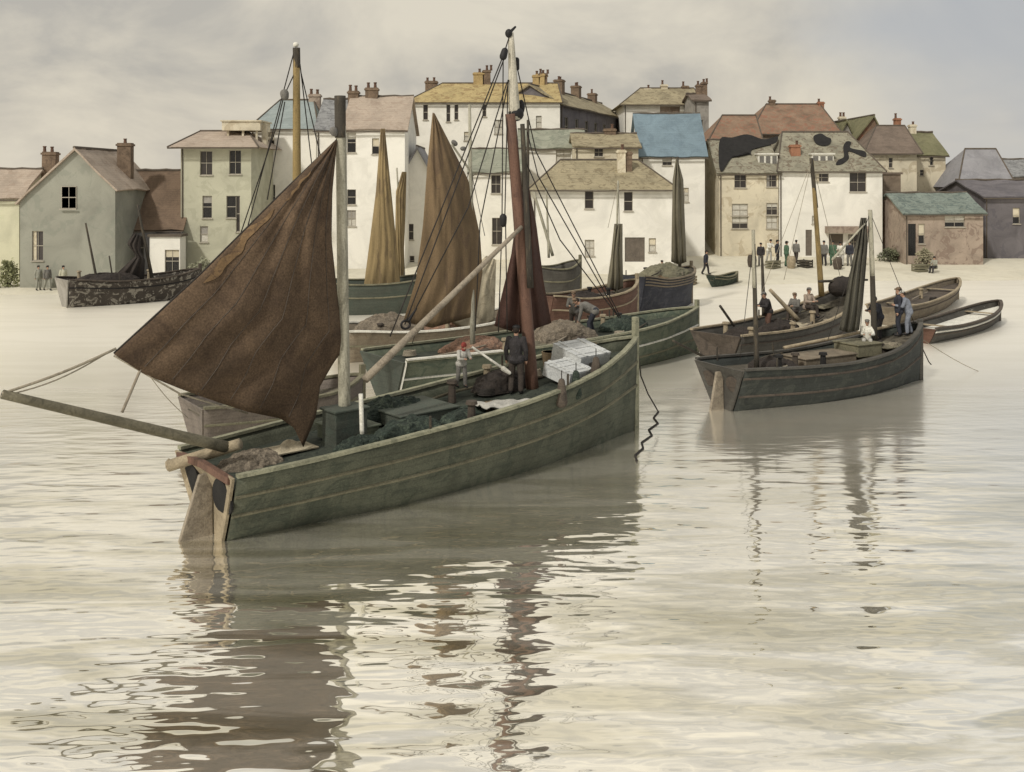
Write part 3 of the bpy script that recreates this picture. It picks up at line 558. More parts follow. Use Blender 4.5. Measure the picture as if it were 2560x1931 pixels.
patch(h12a, kx(1798)*84, 84, 8, za, zra, [(1800,352),(1830,348),(1868,340),(1905,352),(1925,350),(1944,345),(1943,358),(1926,366),(1880,378),(1878,392),(1862,376),(1835,392),(1815,418),(1806,432),(1798,420)][::-1])
patch(h12b, kx(1948)*84, 84, 9, zb2, zrb, [(2034,345),(2052,338),(2066,346),(2078,352),(2072,366),(2052,368),(2038,360)][::-1])
patch(h12b, kx(1948)*84, 84, 9, zb2, zrb, [(2116,358),(2128,360),(2126,374),(2160,382),(2166,392),(2158,396),(2122,382),(2122,400),(2106,414),(2090,416),(2096,404),(2110,396),(2108,372)][::-1])

# ---------------------------------------------------------------- boats
class Boat:
    def __init__(b, name, label, stern, bow, sheer, beam, hull, deckm=None, rail=None, drop=.35, zoff=0, transom=None, wales=((.55, None), (.78, None)), group=None,
                 keel=.7, full=(.8, .38), stems=None, thwarts=0, cat='fishing boat', stemh=.35):
        b.S = Vector((kx(stern[0])*stern[1], stern[1], 0)); B = Vector((kx(bow[0])*bow[1], bow[1], 0))
        d = B-b.S; b.L = d.length; b.d = d.normalized(); b.rz = math.atan2(d.y, d.x); b.zoff = zoff
        b.sheer = sheer; b.beam = beam; b.keel = keel; b.full = full; b.drop = drop
        b.root = empty(name, (b.S.x, b.S.y, zoff), b.rz); tag(b.root, label, cat, group)
        b.inv = (Matrix.Translation((b.S.x, b.S.y, zoff)) @ Matrix.Rotation(b.rz, 4, 'Z')).inverted()
        nT, nS = 30, 12
        m = MB()
        for sd_ in (1, -1):
            m.grid(lambda u, v: b.pt(u, v, sd_), nT, nS)
        b.hull = m.build('hull', hull, b.root, smooth=True, solid=.05, offset=0)
        # transom board
        if transom:
            t = MB(); c = [b.pt(0, i/nS, 1) for i in range(nS+1)]+[b.pt(0, i/nS, -1) for i in range(nS, -1, -1)]
            c = [v+Vector((-.045, 0, 0)) for v in c]; ce = Vector((-.045, 0, b.zs(0)*.6)); t.v = [ce]+c; n_ = len(c); t.f = [(0, 1+i, 1+(i+1) % n_) for i in range(n_)]
            t.build('transom', transom, b.root, solid=.06)
        else:
            t = MB(); c = [b.pt(0, i/nS, 1) for i in range(nS+1)]+[b.pt(0, i/nS, -1) for i in range(nS, -1, -1)]; n_ = len(c)
            t.v = [Vector((-.02, 0, b.zs(0)*.6))]+c; t.f = [(0, 1+i, 1+(i+1) % n_) for i in range(n_)]; t.build('transom', hull, b.root, solid=.05)
        # deck
        dk = MB(); dk.grid(lambda u, v: b.deckpt(u*.985+.004, (v*2-1)), 24, 6)
        b.deck = dk.build('deck', deckm or M_deckw, b.root, solid=.04)
        rl = rail or M_rail
        for sd_ in (1, -1):
            r = MB(); r.sweep([b.pt(i/28, 1, sd_)+Vector((0, 0, .035)) for i in range(29)], .15, .07); r.build('rail', rl, b.root)
        for s_, mm in wales:
            for sd_ in (1, -1):
                r = MB(); r.tube([b.pt(i/28, s_, sd_)+Vector((0, sd_*.025, 0)) for i in range(29)], .045, 6); r.build('wale', mm or M_wale, b.root)
        st = MB(); zt = b.zs(1)+stemh
        st.box((b.L-.08, -.075, -keel), (b.L+.1, .075, zt)); st.build('stem_post', rl, b.root, bevel=.015)
        for i in range(thwarts):
            t = .25+.5*i/max(1, thwarts-1); yy = b.bm(t)*.93; z = b.zs(t)-min(.22, drop*.5)
            th = MB(); th.box((t*b.L-.12, -yy, z), (t*b.L+.12, yy, z+.04)); th.build('thwart', M_tan, b.root)
    def zs(b, t):
        xs = b.sheer; n = len(xs)-1; k = min(max(t, 0), .9999)*n; i = int(k); f = k-i
        p = lambda j: xs[min(max(j, 0), n)]
        a0, a1, a2, a3 = p(i-1), p(i), p(i+1), p(i+2)
        return a1+.5*f*(a2-a0+f*(2*a0-5*a1+4*a2-a3+f*(3*(a1-a2)+a3-a0)))
    def bm(b, t):
        a = ipl([(0, .8), (.12, .9), (.25, .97), (.4, 1), (.55, .98), (.68, .9), (.8, .72), (.9, .45), (.96, .22), (1, .03)], t)
        return a*b.beam/2
    def pt(b, t, s, side):
        p = ipl([(0, b.full[0]), (.3, b.full[1]), (.6, b.full[1]), (.85, .62), (1, 1)], t)
        z0 = -b.keel; zt = b.zs(t); z = z0+(zt-z0)*s; y = b.bm(t)*(s**p)
        rake = -.25*(1-t)**8*s
        return Vector((t*b.L+rake, side*y, z))
    def deckpt(b, t, v):
        zt = b.zs(t); s = (zt-b.drop+b.keel)/(zt+b.keel); q = b.pt(t, s, 1); q.y = max(.01, q.y-.03)
        return Vector((q.x, v*q.y, q.z+.05*(1-v*v)))
    def t_at(b, px, off=0):
        """distance along the keel line (shifted sideways by off) where the view ray of px crosses"""
        nrm = Vector((-b.d.y, b.d.x, 0)); S = b.S+nrm*off; k = kx(px); return (k*S.y-S.x)/(b.d.x-k*b.d.y)
    def W(b, px, py, off=0):
        """local point in the vertical plane of the keel line (shifted by off)"""
        t = b.t_at(px, off); nrm = Vector((-b.d.y, b.d.x, 0)); p = b.S+nrm*off+b.d*t
        return Vector((t, off, CAMZ+(HY-py)*p.y/F-b.zoff))
    def world(b, v): return b.inv.inverted() @ Vector(v)
    def Yat(b, px, off=0): return (b.S+b.d*b.t_at(px, off)+Vector((-b.d.y, b.d.x, 0))*off).y
    def spar(b, name, pts, rad, mat, n=10, parent=None, px=True, off=0):
        P_ = [b.W(p[0], p[1], p[2] if len(p) > 2 else off) if px else Vector(p) for p in pts]
        if len(P_) == 2 and n > 6:
            k = 8; a, c = P_; P_ = [a.lerp(c, i/k) for i in range(k+1)]
            if hasattr(rad, '__len__'): rad = [rad[0]+(rad[1]-rad[0])*i/k for i in range(k+1)]
        m = MB(); m.tube(P_, rad, n); return m.build(name, mat, parent or b.root, smooth=True)
    def rope(b, pts, r=.02, mat=None, sag=0, name='rope', parent=None):
        P_ = [b.W(p[0], p[1], p[2] if len(p) > 2 else 0) for p in pts]
        if len(P_) == 2: a, c = P_; P_ = [a.lerp(c, i/10)-Vector((0, 0, sag*math.sin(math.pi*i/10))) for i in range(11)]
        m = MB(); m.tube(P_, r, 6); return m.build(name, mat or M_rope, parent or b.root, smooth=True)
    def sail(b, left, right, foot, mat, head=None, off=0, bulge=.3, name='sail', nu=26, nv=34, seams=0):
        """sail cloth: four edges as photo pixels (left/right run top to bottom, head/foot left to right), set in the boat's plane"""
        head = head or [left[0], right[0]]
        def fn(u, v):
            l_, r_ = poly(left, v), poly(right, v); h_, f_ = poly(head, u), poly(foot, u)
            c = [((1-u)*l_[i]+u*r_[i])+((1-v)*h_[i]+v*f_[i])-((1-u)*(1-v)*left[0][i]+u*(1-v)*right[0][i]+(1-u)*v*left[-1][i]+u*v*right[-1][i]) for i in (0, 1)]
            o = off-bulge*math.sin(math.pi*min(1, max(0, u)))**.8*math.sin(math.pi*v)**.7
            jj = mnoise.noise(Vector((c[0]*.012, c[1]*.012, 3)))*.08*min(1, 8*u*(1-u))+.03*mnoise.noise(Vector((u*14, v*3, 1)))+(.07*math.sin(u*19+3*v+1.5*math.sin(v*5)) if 'furled' in name else .03*math.sin(u*24+5*mnoise.noise(Vector((v*2, u, 0)))))*min(1, 6*u*(1-u))
            return b.W(c[0], c[1], o+jj)
        b.sfn = fn; m = MB(); m.grid(fn, 40 if 'furled' in name else max(nu, 48), max(nv, 24)); return m.build(name, mat, b.root, smooth=True, solid=.02, offset=0)
    def deckz(b, t): return b.zs(t)-b.drop+.06
    def rudder(b, mat, h=1.0, w_=.7):
        r = MB(); z1 = b.zs(0)*.86; r.add([(-.16,-.05,z1),(-.16,.05,z1),(-.42,.05,z1),(-.42,-.05,z1),(-.1,-.05,-b.keel),(-.1,.05,-b.keel),(-w_-.1,.05,-b.keel),(-w_-.1,-.05,-b.keel)],
            [(0,1,2,3),(7,6,5,4),(0,4,5,1),(1,5,6,2),(2,6,7,3),(3,7,4,0)]); return r.build('rudder', mat, b.root, bevel=.02)

BG = 'fishing boats in the harbour'
# ---- main lugger
b1 = Boat('fishing_lugger', 'large olive-green fishing lugger in the foreground with a spread dark brown mizzen sail', (545, 21.0), (1588, 29.6), [1.5, 1.66, 1.86, 2.2, 2.72], 3.5, M_hullg, M_deck, M_rail, .34,
          transom=M_tan, wales=((.6, M_wale), (.8, M_wale)), group=BG, keel=.75, cat='fishing boat', stemh=.62)
rd = b1.rudder(M_spar, w_=1.0)
# transom details: two dark rounded panels, brown beam
for sg in (1, -1):
    e = MB(); cy, cz = sg*.68, 1.0
    pts = [Vector((-.12-.25*.5, cy+.47*math.cos(a)*(1 if math.cos(a)*sg > 0 else .85), cz+.36*math.sin(a)-.1*abs(math.cos(a)))) for a in [2*math.pi*i/18 for i in range(18)]]
    pts = [Vector((-.07-.25*((p.z+.75)/2.25), p.y, p.z)) for p in pts]
    c0 = sum(pts, Vector())/18; e.v = [c0]+pts; e.f = [(0, 1+i, 1+(i+1) % 18) for i in range(18)]; e.build('transom_panel', M_soot, b1.root, solid=.05, offset=1)
e = MB(); e.sweep([(-.32, -1.25, 1.42), (-.34, 0, 1.5), (-.32, 1.25, 1.42)], .12, .14, ); e.build('taffrail', M_mastr, b1.root)
b1.spar('outrigger', [(6, 986), (566, 1118)], (.085, .12), M_spard)
b1.spar('stern_roller', [(422, 1165, 1.1), (600, 1110, -.2)], (.13, .12), M_tan)
ro = b1.rope([(422, 1166, 1.1), (416, 1156, 1.1), (424, 1148, 1.1)], .03, M_tan, name='roller_ring')
b1.rope([(290, 872), (6, 984)], .03, M_ropel, .05, 'sheet'); b1.rope([(270, 882), (0, 992)], .015, M_ropel, .12, 'sheet')
b1.spar('strut', [(352, 922), (305, 1032)], (.03, .03), M_spar, n=8)
b1.rope([(360, 920), (470, 1045)], .008, M_ropel, .08, 'line')
# mizzen mast
b1.spar('mizzen_mast', [(851, 244), (862, 1090)], (.115, .14), M_mastg, n=14)
b1.spar('masthead', [(850, 240), (851, 345)], (.13, .125), M_mastd, n=14)
b1.sail([(838, 352), (700, 490), (500, 690), (380, 800), (285, 886)], [(842, 352), (830, 480), (828, 600), (845, 760), (862, 868), (835, 905), (800, 965), (790, 1040), (758, 1118)],
        [(285, 886), (360, 935), (450, 972), (540, 1004), (620, 1030), (700, 1046), (735, 1070), (758, 1118)], M_sailb, head=[(838, 352), (842, 352)], bulge=.35, off=-.02, name='mizzen_sail', nu=36, nv=40)
# light patch of ochre cloth near the leech and dark seams
sf = b1.sfn
for (va, vb, u0, w_) in ((.3, .64, .03, .07), (.13, .26, .1, .05)):
    pt_ = MB(); pt_.grid(lambda u, v: sf(u0+.05*mnoise.noise(Vector((v*4, va, 0)))+w_*(u-.5)*(1+.7*mnoise.noise(Vector((v*7, 1, va))))*math.sin(math.pi*min(1, v*1.02))**.5+.03, va+(vb-va)*v)+Vector((0, -.03, 0)), 4, 22)
    pt_.build('sail_patch', M_patch, b1.root, solid=.006)
b1.rope([(842, 350), (700, 487), (500, 687), (285, 884)], .022, M_rope, name='leech_rope')
b1.rope([(285, 890), (450, 985), (540, 1012), (620, 1034)], .02, M_ropel, name='foot_rope')
for k in range(1, 7):
    m_ = MB(); m_.tube([sf(k/7, .06+.92*i/20)+Vector((0, -.018, 0)) for i in range(21)], .009, 5); m_.build('seam', M_hullbr, b1.root)
# main mast, topmast, furled sail, boom
b1.spar('main_mast', [(1276, 285), (1334, 1010)], (.14, .175), M_mastr, n=14)
b1.spar('main_mast_doubling', [(1306, 310, -.25), (1326, 720, -.25)], (.06, .09), M_mastd, n=8)
b1.spar('topmast', [(1277, 82), (1287, 300)], (.075, .16), M_mastw, n=12)
m_ = MB(); q = b1.W(1290, 285); m_.ball(q, (.22, .2, .2)); m_.ball(b1.W(1303, 268), (.1, .1, .2)); m_.build('mast_cap', M_black, b1.root, smooth=True)
m_ = MB(); m_.ball(b1.W(1272, 84), (.1, .1, .12)); m_.cap(b1.W(1272, 84), b1.W(1288, 68), .05, .03); m_.build('truck', M_black, b1.root, smooth=True)
m_ = MB(); m_.ball(b1.W(1288, 355), (.1, .1, .13)); m_.build('lantern', M_whitep, b1.root, smooth=True)
m_ = MB(); m_.cap(b1.W(1292, 150), b1.W(1294, 172), .07, .05); m_.build('block', M_black, b1.root, smooth=True)
for (a, c) in (((1258, 142), (1262, 128)), ((1258, 544), (1258, 560)), ((834, 328), (836, 332))):
    m_ = MB(); m_.cap(b1.W(*a), b1.W(*c), .1, .09); m_.build('block', M_black if a[0] > 900 else M_gry, b1.root, smooth=True)
for pts in ([(1258, 140), (975, 842)], [(1262, 142), (1012, 812)], [(1268, 205), (1170, 520), (1030, 790)], [(1258, 142), (1255, 550)], [(1270, 200), (1262, 545)], [(1255, 560), (1246, 830)], [(1264, 560), (1268, 830)],
            [(1274, 90), (1258, 140)], [(1272, 200), (1200, 560), (1188, 828)], [(1292, 165), (1340, 380), (1552, 795)], [(1310, 395), (1400, 600), (1548, 795)], [(1318, 330), (1345, 440), (1545, 790)],
            [(1274, 78), (1292, 165)]):
    b1.rope(pts, .017)
m_ = MB()
c0 = b1.W(1014, 812); m_.tube([c0+Vector((.13*math.cos(a), 0, .1*math.sin(a))) for a in [2*math.pi*i/16 for i in range(17)]], .03, 6, caps=False); m_.cap(c0+Vector((.1, 0, .1)), c0+Vector((.32, 0, .36)), .045, .02); m_.build('iron_hook', M_black, b1.root, smooth=True)
b1.spar('boom', [(1304, 568, -.15), (912, 950, -.6)], (.055, .095), M_spar)
b1.sail([(1276, 600), (1266, 700), (1236, 815)], [(1322, 470), (1340, 560), (1358, 700), (1378, 808)], [(1236, 815), (1300, 835), (1378, 808)], M_sailred, head=[(1300, 480), (1322, 470)], bulge=.2, off=.3, name='furled_sail', nu=14, nv=16)
# mizzen side shrouds to the left
# deck furniture
m_ = MB(); q = b1.W(862, 1080, -.1); M_ = Matrix.Translation(q)
m_.box((-.42, -.3, -.5), (.42, .3, .52), M_); m_.box((-.47, -.35, .52), (.47, .35, .58), M_); m_.build('winch_housing', M_hullg2, b1.root, bevel=.02)
b1.spar('bulwark_post', [(902, 985, -1.2), (905, 1085, -1.2)], (.05, .05), M_whitep, n=8)
def deckbox(b, name, mat, x, y, sx_, sy_, sz, rot=0, tilt=0, z=None, parent=None, rim=True):
    t = x/b.L; zz = b.deckz(t) if z is None else z
    M_ = Matrix.Translation((x, y, zz)) @ Matrix.Rotation(rot, 4, 'Z') @ Matrix.Rotation(tilt, 4, 'X'); m = MB()
    if rim:
        m.box((-sx_/2, -sy_/2, 0), (sx_/2, sy_/2, sz), M_); m.box((-sx_/2-.04, -sy_/2-.04, sz), (sx_/2+.04, sy_/2+.04, sz+.05), M_)
    else: m.box((-sx_/2, -sy_/2, 0), (sx_/2, sy_/2, sz), M_)
    return m.build(name, mat, parent if parent is not None else b.root, bevel=.015)
deckbox(b1, 'hatch', M_hullg2, 5.2, .3, 1.7, 1.5, .3); deckbox(b1, 'hatch', M_hulll, 3.3, .2, 1.0, 1.1, .3)
def onboat(b, x, y, dz=0): return b.world((x, y, b.deckz(x/b.L)+dz))
# loose things on the lugger's deck
def tray(b, label, x, y, dz, sx_, sy_, sz, rot, mat=M_box, tilt=0, name='fish_box', cat='box', group='pale boxes on the foredeck'):
    p = onboat(b, x, y, dz); root = empty(name, p, b.rz+rot); tag(root, label, cat, group); root.rotation_euler = (tilt, 0, b.rz+rot)
    m = MB(); t = .03
    m.box((-sx_/2, -sy_/2, 0), (sx_/2, sy_/2, t)); m.box((-sx_/2, -sy_/2, t), (sx_/2, -sy_/2+t, sz)); m.box((-sx_/2, sy_/2-t, t), (sx_/2, sy_/2, sz))
    m.box((-sx_/2, -sy_/2+t, t), (-sx_/2+t, sy_/2-t, sz)); m.box((sx_/2-t, -sy_/2+t, t), (sx_/2, sy_/2-t, sz)); m.build('box', mat, root)
    l_ = MB(); n_ = 6
    for i in range(n_): l_.box((-sx_/2-.02, -sy_/2+sy_*i/n_+.008, sz+.002+.006*(i % 2)), (sx_/2+.02, -sy_/2+sy_*(i+1)/n_-.008, sz+.03+.006*(i % 2)))
    for xx in (-sx_*.32, sx_*.32): l_.box((xx-.04, -sy_/2-.01, sz+.037), (xx+.04, sy_/2+.01, sz+.06))
    l_.build('lid', mat, root)
    return root
tray(b1, 'nearer flat white box on the foredeck beside the man in dark oilskins', 9.9, -.35, .05, 1.0, .95, .34, .1, tilt=.22)
tray(b1, 'larger blue-white box further forward on the lugger by the stem', 11.0, .3, .0, 1.25, 1.1, .5, .05, tilt=.25)
def basket(p, label, r=.24, h=.32, group='baskets on the lugger deck'):
    m = MB(); m.tube([p, p+Vector((0, 0, h)), p+Vector((0, 0, h)), p+Vector((0, 0, .06))], [r*.75, r, r*.88, r*.68], 14)
    o = m.build('basket', M_wick, smooth=False); tag(o, label, 'basket', group); return o
basket(onboat(b1, 10.5, .95, .0), 'wicker basket on the foredeck behind the white boxes', .26, .45)
basket(onboat(b1, 11.7, .55, .05), 'wicker basket nearest the stem of the lugger', .2, .34)
def heap(name, label, center, sx_, sy_, sz, mat, rz=0, cat='net', seed=0, group=None):
    m = MB()
    def fn(u, v):
        a = u*2*math.pi; r = math.sin(v*math.pi/2); n_ = 1+.35*mnoise.noise(Vector((math.cos(a)*1.6+seed, math.sin(a)*1.6, r*2)))
        n2 = 1+.3*mnoise.noise(Vector((math.cos(a)*r*3+seed, math.sin(a)*r*3, 7)))
        return Vector((math.cos(a)*r*sx_*n_, math.sin(a)*r*sy_*n_, max(0, math.cos(v*math.pi/2))*sz*n2))
    m.grid(fn, 40, 14)
    o = m.build(name, mat, smooth=False); o.location = center; o.rotation_euler = (0, 0, rz)
    d = o.modifiers.new('s', 'SUBSURF'); d.levels = d.render_levels = 1
    tx = bpy.data.textures.new('lumps', 'CLOUDS'); tx.noise_scale = .14; dm = o.modifiers.new('d', 'DISPLACE'); dm.texture = tx; dm.strength = .12
    tag(o, label, cat, group); return o
heap('fishing_net', 'dark green net heaped amidships on the foreground lugger', onboat(b1, 4.4, -.7), 1.0, .5, .4, M_netg, b1.rz, seed=1, group='net heaps')
heap('fishing_net', 'dark green net heap beside the winch housing of the lugger', onboat(b1, 3.0, -.8), .6, .4, .3, M_netg, b1.rz, seed=5, group='net heaps')
heap('fishing_net', 'green net heap at the feet of the child in the red cap', onboat(b1, 6.3, -.6), 1.0, .5, .22, M_netg, b1.rz, seed=9, group='net heaps')
heap('fishing_net', 'brown net heap lying at the stern under the sail', onboat(b1, .9, .25, -.05), .8, .55, .28, M_netp, b1.rz, seed=12, group='net heaps')
tp = MB(); tp.grid(lambda u, v: Vector((u*1.7, v*.8, .06+.1*mnoise.noise(Vector((u*5, v*4, 0))))), 14, 8)
o_ = tp.build('canvas', M_gwh, smooth=True, solid=.03); o_.location = onboat(b1, 6.2, -1.35, .28); o_.rotation_euler = (0, .06, b1.rz-.12); tag(o_, 'crumpled grey-white canvas spread along the rail near the man', 'canvas')
oa = MB(); qa, qb = b1.world(b1.W(1180, 868, .6)), b1.world(b1.W(1258, 922, .1)); oa.tube([qa, qb], [.03, .035], 8); oa.cap(qb, qb+(qb-qa)*.2, .07, .05); tag(oa.build('oar', M_whitep), 'pale oar leaning between the child in the red cap and the man', 'oar')
# fenders at the bow
for i, (px, py0, py1, mm) in enumerate(((1404, 955, 1005, M_hullbr), (1440, 935, 985, M_netg), (1490, 900, 930, M_hullbr))):
    off = -1.62+.26*i; m_ = MB(); a, c = b1.W(px, py0, off), b1.W(px, py1, off); m_.cap(a, c, .09, .16); m_.build('fender', mm, b1.root, smooth=True)
    b1.rope([(px, py0-28, off+.1), (px, py0, off)], .015)
q = [(1596, 880), (1602, 940), (1620, 985), (1646, 1030)]
b1.rope([(p[0], p[1], -.05) for p in q], .022, name='mooring_rope_and_reflection')

m_ = MB(); pts_ = [P(a, c, CAMZ*F/(c-HY)) for a, c in ((1646, 1031), (1634, 1046), (1645, 1060), (1622, 1076), (1630, 1090), (1604, 1108), (1608, 1122), (1588, 1140), (1592, 1155))]
m_.tube([b1.inv @ (v+Vector((0, 0, .015))) for v in pts_], .03, 6); m_.build('mooring_rope_and_reflection', M_rope, b1.root, smooth=True)  # the rope's wavering reflection, modelled as a dark tube on the water
# ---- green lugger alongside
b2 = Boat('fishing_lugger', 'dark green lugger with a white-striped rail lying just behind the foreground lugger', (975, 33.6), (1742, 43.0), [1.5, 1.45, 1.5, 1.62, 1.9], 3.6, M_hulll, M_deck, M_rail, .3,
          transom=M_hullg2, wales=((.72, M_whitep), (.5, M_wale)), group=BG, keel=.7)
b2.sail([(1082, 282), (1068, 420), (1058, 560), (1040, 700), (1008, 805)], [(1086, 284), (1130, 370), (1170, 450), (1200, 590), (1206, 680), (1190, 790)],
        [(1008, 805), (1080, 820), (1190, 790)], M_sailt, bulge=.35, off=0, name='mizzen_sail')
b2.spar('mizzen_mast', [(1174, 262), (1182, 880)], (.05, .1), M_mastg, n=10); b2.spar('sprit', [(1130, 362), (1184, 440)], (.04, .04), M_mastg, n=8)
for pts in ([(1174, 266), (1176, 420), (1212, 590)], [(1176, 420), (1030, 860)]): b2.rope(pts, .012)
m_ = MB(); m_.cap(b2.W(1134, 356), b2.W(1138, 360), .09, .09); m_.cap(b2.W(1156, 372), b2.W(1160, 372), .08, .08); m_.build('block', M_gry, b2.root, smooth=True)
m_ = MB(); m_.sweep([b2.pt(i/40, 1, -1)+Vector((0, -.02, .09)) for i in range(10)], .17, .05); m_.build('white_capping', M_whitep, b2.root)
m_ = MB(); m_.sweep([b2.pt(0, .3+.07*i, -1)+Vector((-.03, -.03, 0)) for i in range(11)], .1, .1, side=Vector((1, 0, 0))); m_.build('corner_post', M_whitep, b2.root)
heap('nets', 'orange and pink nets heaped on the green lugger, left of the red-brown mast', b2.world((3.9, .5, b2.deckz(.25))), 1.3, .8, .5, M_orange, b2.rz, cat='net', seed=3, group='net heaps')
heap('nets', 'brown nets piled forward on the green lugger behind the mast', b2.world((7.6, 0, b2.deckz(.5))), 1.5, .9, .7, M_netp, b2.rz, cat='net', seed=23, group='net heaps')

# ---- tan boat with nets
b4 = Boat('fishing_boat', 'broad tan boat piled with pinkish nets between the two tan sails', (862, 41), (1330, 45), [1.35, 1.2, 1.2, 1.35, 1.8], 3.4, M_hulltan, M_deckw, M_whitep, .35, wales=((.7, M_wale),), group=BG)
b4.sail([(1216, 640), (1150, 700), (1095, 720)], [(1240, 650), (1238, 720), (1236, 800)], [(1095, 720), (1120, 800), (1180, 838), (1236, 800)], M_sailp, bulge=.3, off=-.8, name='canvas', nu=14, nv=12)
heap('nets', 'pinkish nets piled on the tan boat right of the grey mizzen mast', b4.world((1.9, 0, b4.deckz(.2))), 1.5, 1.1, .8, M_netp, b4.rz, cat='net', seed=31, group='net heaps')
heap('nets', 'small heap of orange-pink nets at the middle of the tan boat', b4.world((4.6, .1, b4.deckz(.5))), 1.1, .9, .6, M_orange, b4.rz, cat='net', seed=37, group='net heaps')

# ---- sail boats behind
b3 = Boat('sailing_boat', 'dark green boat under a tall narrow olive-ochre sail', (780, 55), (1140, 57), [1.9, 1.7, 1.7, 1.9, 2.2], 3.2, M_hullg2, M_deckw, M_wale, .35, wales=((.7, M_wale),), group=BG)
b3.sail([(952, 322), (940, 480), (925, 600), (908, 730)], [(962, 322), (975, 450), (990, 600), (1004, 742)], [(908, 730), (960, 750), (1004, 742)], M_sailo, bulge=.3, off=-.3)
b3.spar('mast', [(957, 322), (965, 800)], (.07, .12), M_mastg)
b3b = Boat('sailing_boat', 'boat with a short yellow-ochre sail right beside the tall narrow one', (950, 59), (1130, 61.5), [1.6, 1.5, 1.5, 1.8], 2.6, M_hullg2, M_deckw, M_wale, .35, wales=((.7, M_wale),), group=BG)
b3b.sail([(1005, 430), (990, 480), (988, 600), (992, 735)], [(1016, 430), (1014, 520), (1010, 620), (1014, 735)], [(992, 735), (1002, 742), (1014, 735)], M_sailo, bulge=.2, off=0, nu=10, nv=20)
b3b.spar('mast', [(992, 420), (1014, 780)], (.05, .08), M_mastg)

# ---- grey boat astern
b14 = Boat('fishing_boat', 'mauve-grey boat with a tall ochre mast lying behind the big brown sail', (500, 28.2), (905, 31.2), [1.15, 1.1, 1.08, 1.12, 1.3], 2.6, M_hullm, M_deckw, M_wale, .3, wales=((.7, M_wale),), group=BG, keel=.5, full=(.6, .38))
b14.spar('mast', [(741, 128), (744, 1010)], (.1, .17), M_masto, n=12)
b14.spar('masthead', [(741, 120), (742, 170)], (.11, .11), M_mastd); m_ = MB(); m_.ball(b14.W(740, 112), (.09, .09, .08)); m_.build('truck', M_whitep, b14.root, smooth=True)
m_ = MB(); m_.cap(b14.W(711, 234), b14.W(712, 242), .13, .12); m_.build('block', M_gry, b14.root, smooth=True)
for pts in ([(735, 130), (600, 640)], [(738, 180), (710, 240), (690, 320), (588, 625)], [(750, 160), (785, 460)], [(752, 180), (808, 420)], [(712, 255), (668, 500)]): b14.rope(pts, .017)

# ---- boats right of the mast
b5 = Boat('fishing_boat', 'grey-brown boat hauled up behind the foot of the red-brown mast', (1318, 62), (1450, 63.5), [2.1, 1.9, 1.9, 2.3], 2.6, M_hullgr, M_deckw, M_wale, .4, wales=((.7, M_wale),), group=BG)
b5.spar('spar', [(1334, 480), (1382, 640)], (.08, .1), M_mastg); b5.spar('mast', [(1366, 470), (1372, 645)], (.05, .08), M_mastg)
b6 = Boat('fishing_boat', 'red-brown boat with tan rails lying across the bow of the lugger', (1355, 48.5), (1592, 53), [1.85, 1.6, 1.6, 1.75, 2.1], 2.8, M_hullred, M_deckw, M_tan, .35, wales=((.74, M_tan),), group=BG)
b6.spar('mast', [(1545, 452), (1540, 740)], (.05, .09), M_mastg)
b6.sail([(1536, 560), (1528, 640), (1516, 722)], [(1556, 560), (1556, 640), (1558, 720)], [(1516, 722), (1540, 728), (1558, 720)], M_sailg, bulge=.35, off=0, name='furled_sail', nu=10, nv=14)
for pts in ([(1545, 456), (1520, 570)], [(1546, 456), (1550, 590), (1556, 600)]): b6.rope(pts, .015, M_ropel)
b7 = Boat('fishing_boat', 'blue-black hulled boat with a brown rail and a thick furled brown sail', (1578, 55.5), (1728, 60), [2.1, 1.85, 1.85, 1.95, 2.2], 2.9, M_hullblue, M_deckw, M_hulltan, .1, wales=((.9, M_hulltan), (.96, M_hulltan), (.84, M_hulltan)), group=BG, full=(.5, .3))
b7.sail([(1690, 398), (1682, 450), (1680, 560), (1678, 655)], [(1694, 398), (1708, 450), (1712, 560), (1716, 655)], [(1678, 655), (1698, 662), (1716, 655)], M_sailg, bulge=.45, off=0, name='furled_sail', nu=10, nv=18)
b7.spar('mast', [(1694, 392), (1700, 690)], (.06, .1), M_mastd)
heap('nets', 'grey-brown nets heaped along the blue-black boat', b7.world((3.2, 0, b7.deckz(.5)-.1)), 2.2, 1.0, .8, M_wale, b7.rz, cat='net', seed=41, group='net heaps')
b8 = Boat('dinghy', 'tiny dark green dinghy drawn up on the sand right of the blue-black boat', (1782, 69), (1842, 71), [.75, .6, .62, .8], .95, M_netg, M_deckw, M_wale, .35, zoff=.05, wales=((.8, M_wale),), keel=.1, thwarts=2, cat='dinghy', stemh=.08)

# ---- right-hand boats
b9 = Boat('fishing_boat', 'grey two-masted boat in the water on the right with its transom towards the viewer', (1815, 32.4), (2300, 37.0), [1.42, 1.32, 1.3, 1.55, 2.1], 2.9, M_hullgr2, M_deckw, M_hullgr, .28, transom=M_hullgr, wales=((.86, M_hullbr), (.55, M_hullbr)), group=BG, keel=.6, stemh=.15)
b9.rudder(M_spar, w_=.7)
for sg in (1, -1):
    pts = [Vector((-.07-.25*((.9+.25*math.sin(a)+.6)/2.0), sg*.58+.3*math.cos(a), .9+.25*math.sin(a))) for a in [2*math.pi*i/16 for i in range(16)]]
    e = MB(); e.v = [sum(pts, Vector())/16]+pts; e.f = [(0, 1+i, 1+(i+1) % 16) for i in range(16)]; e.build('transom_panel', M_hullbr, b9.root, solid=.04, offset=1)
b9.spar('mizzen_mast', [(1884, 610, -.6), (1892, 925, -.6)], (.06, .09), M_mastd); b9.spar('mizzen_masthead', [(1883, 575, -.6), (1886, 720, -.6)], (.055, .072), M_mastg)
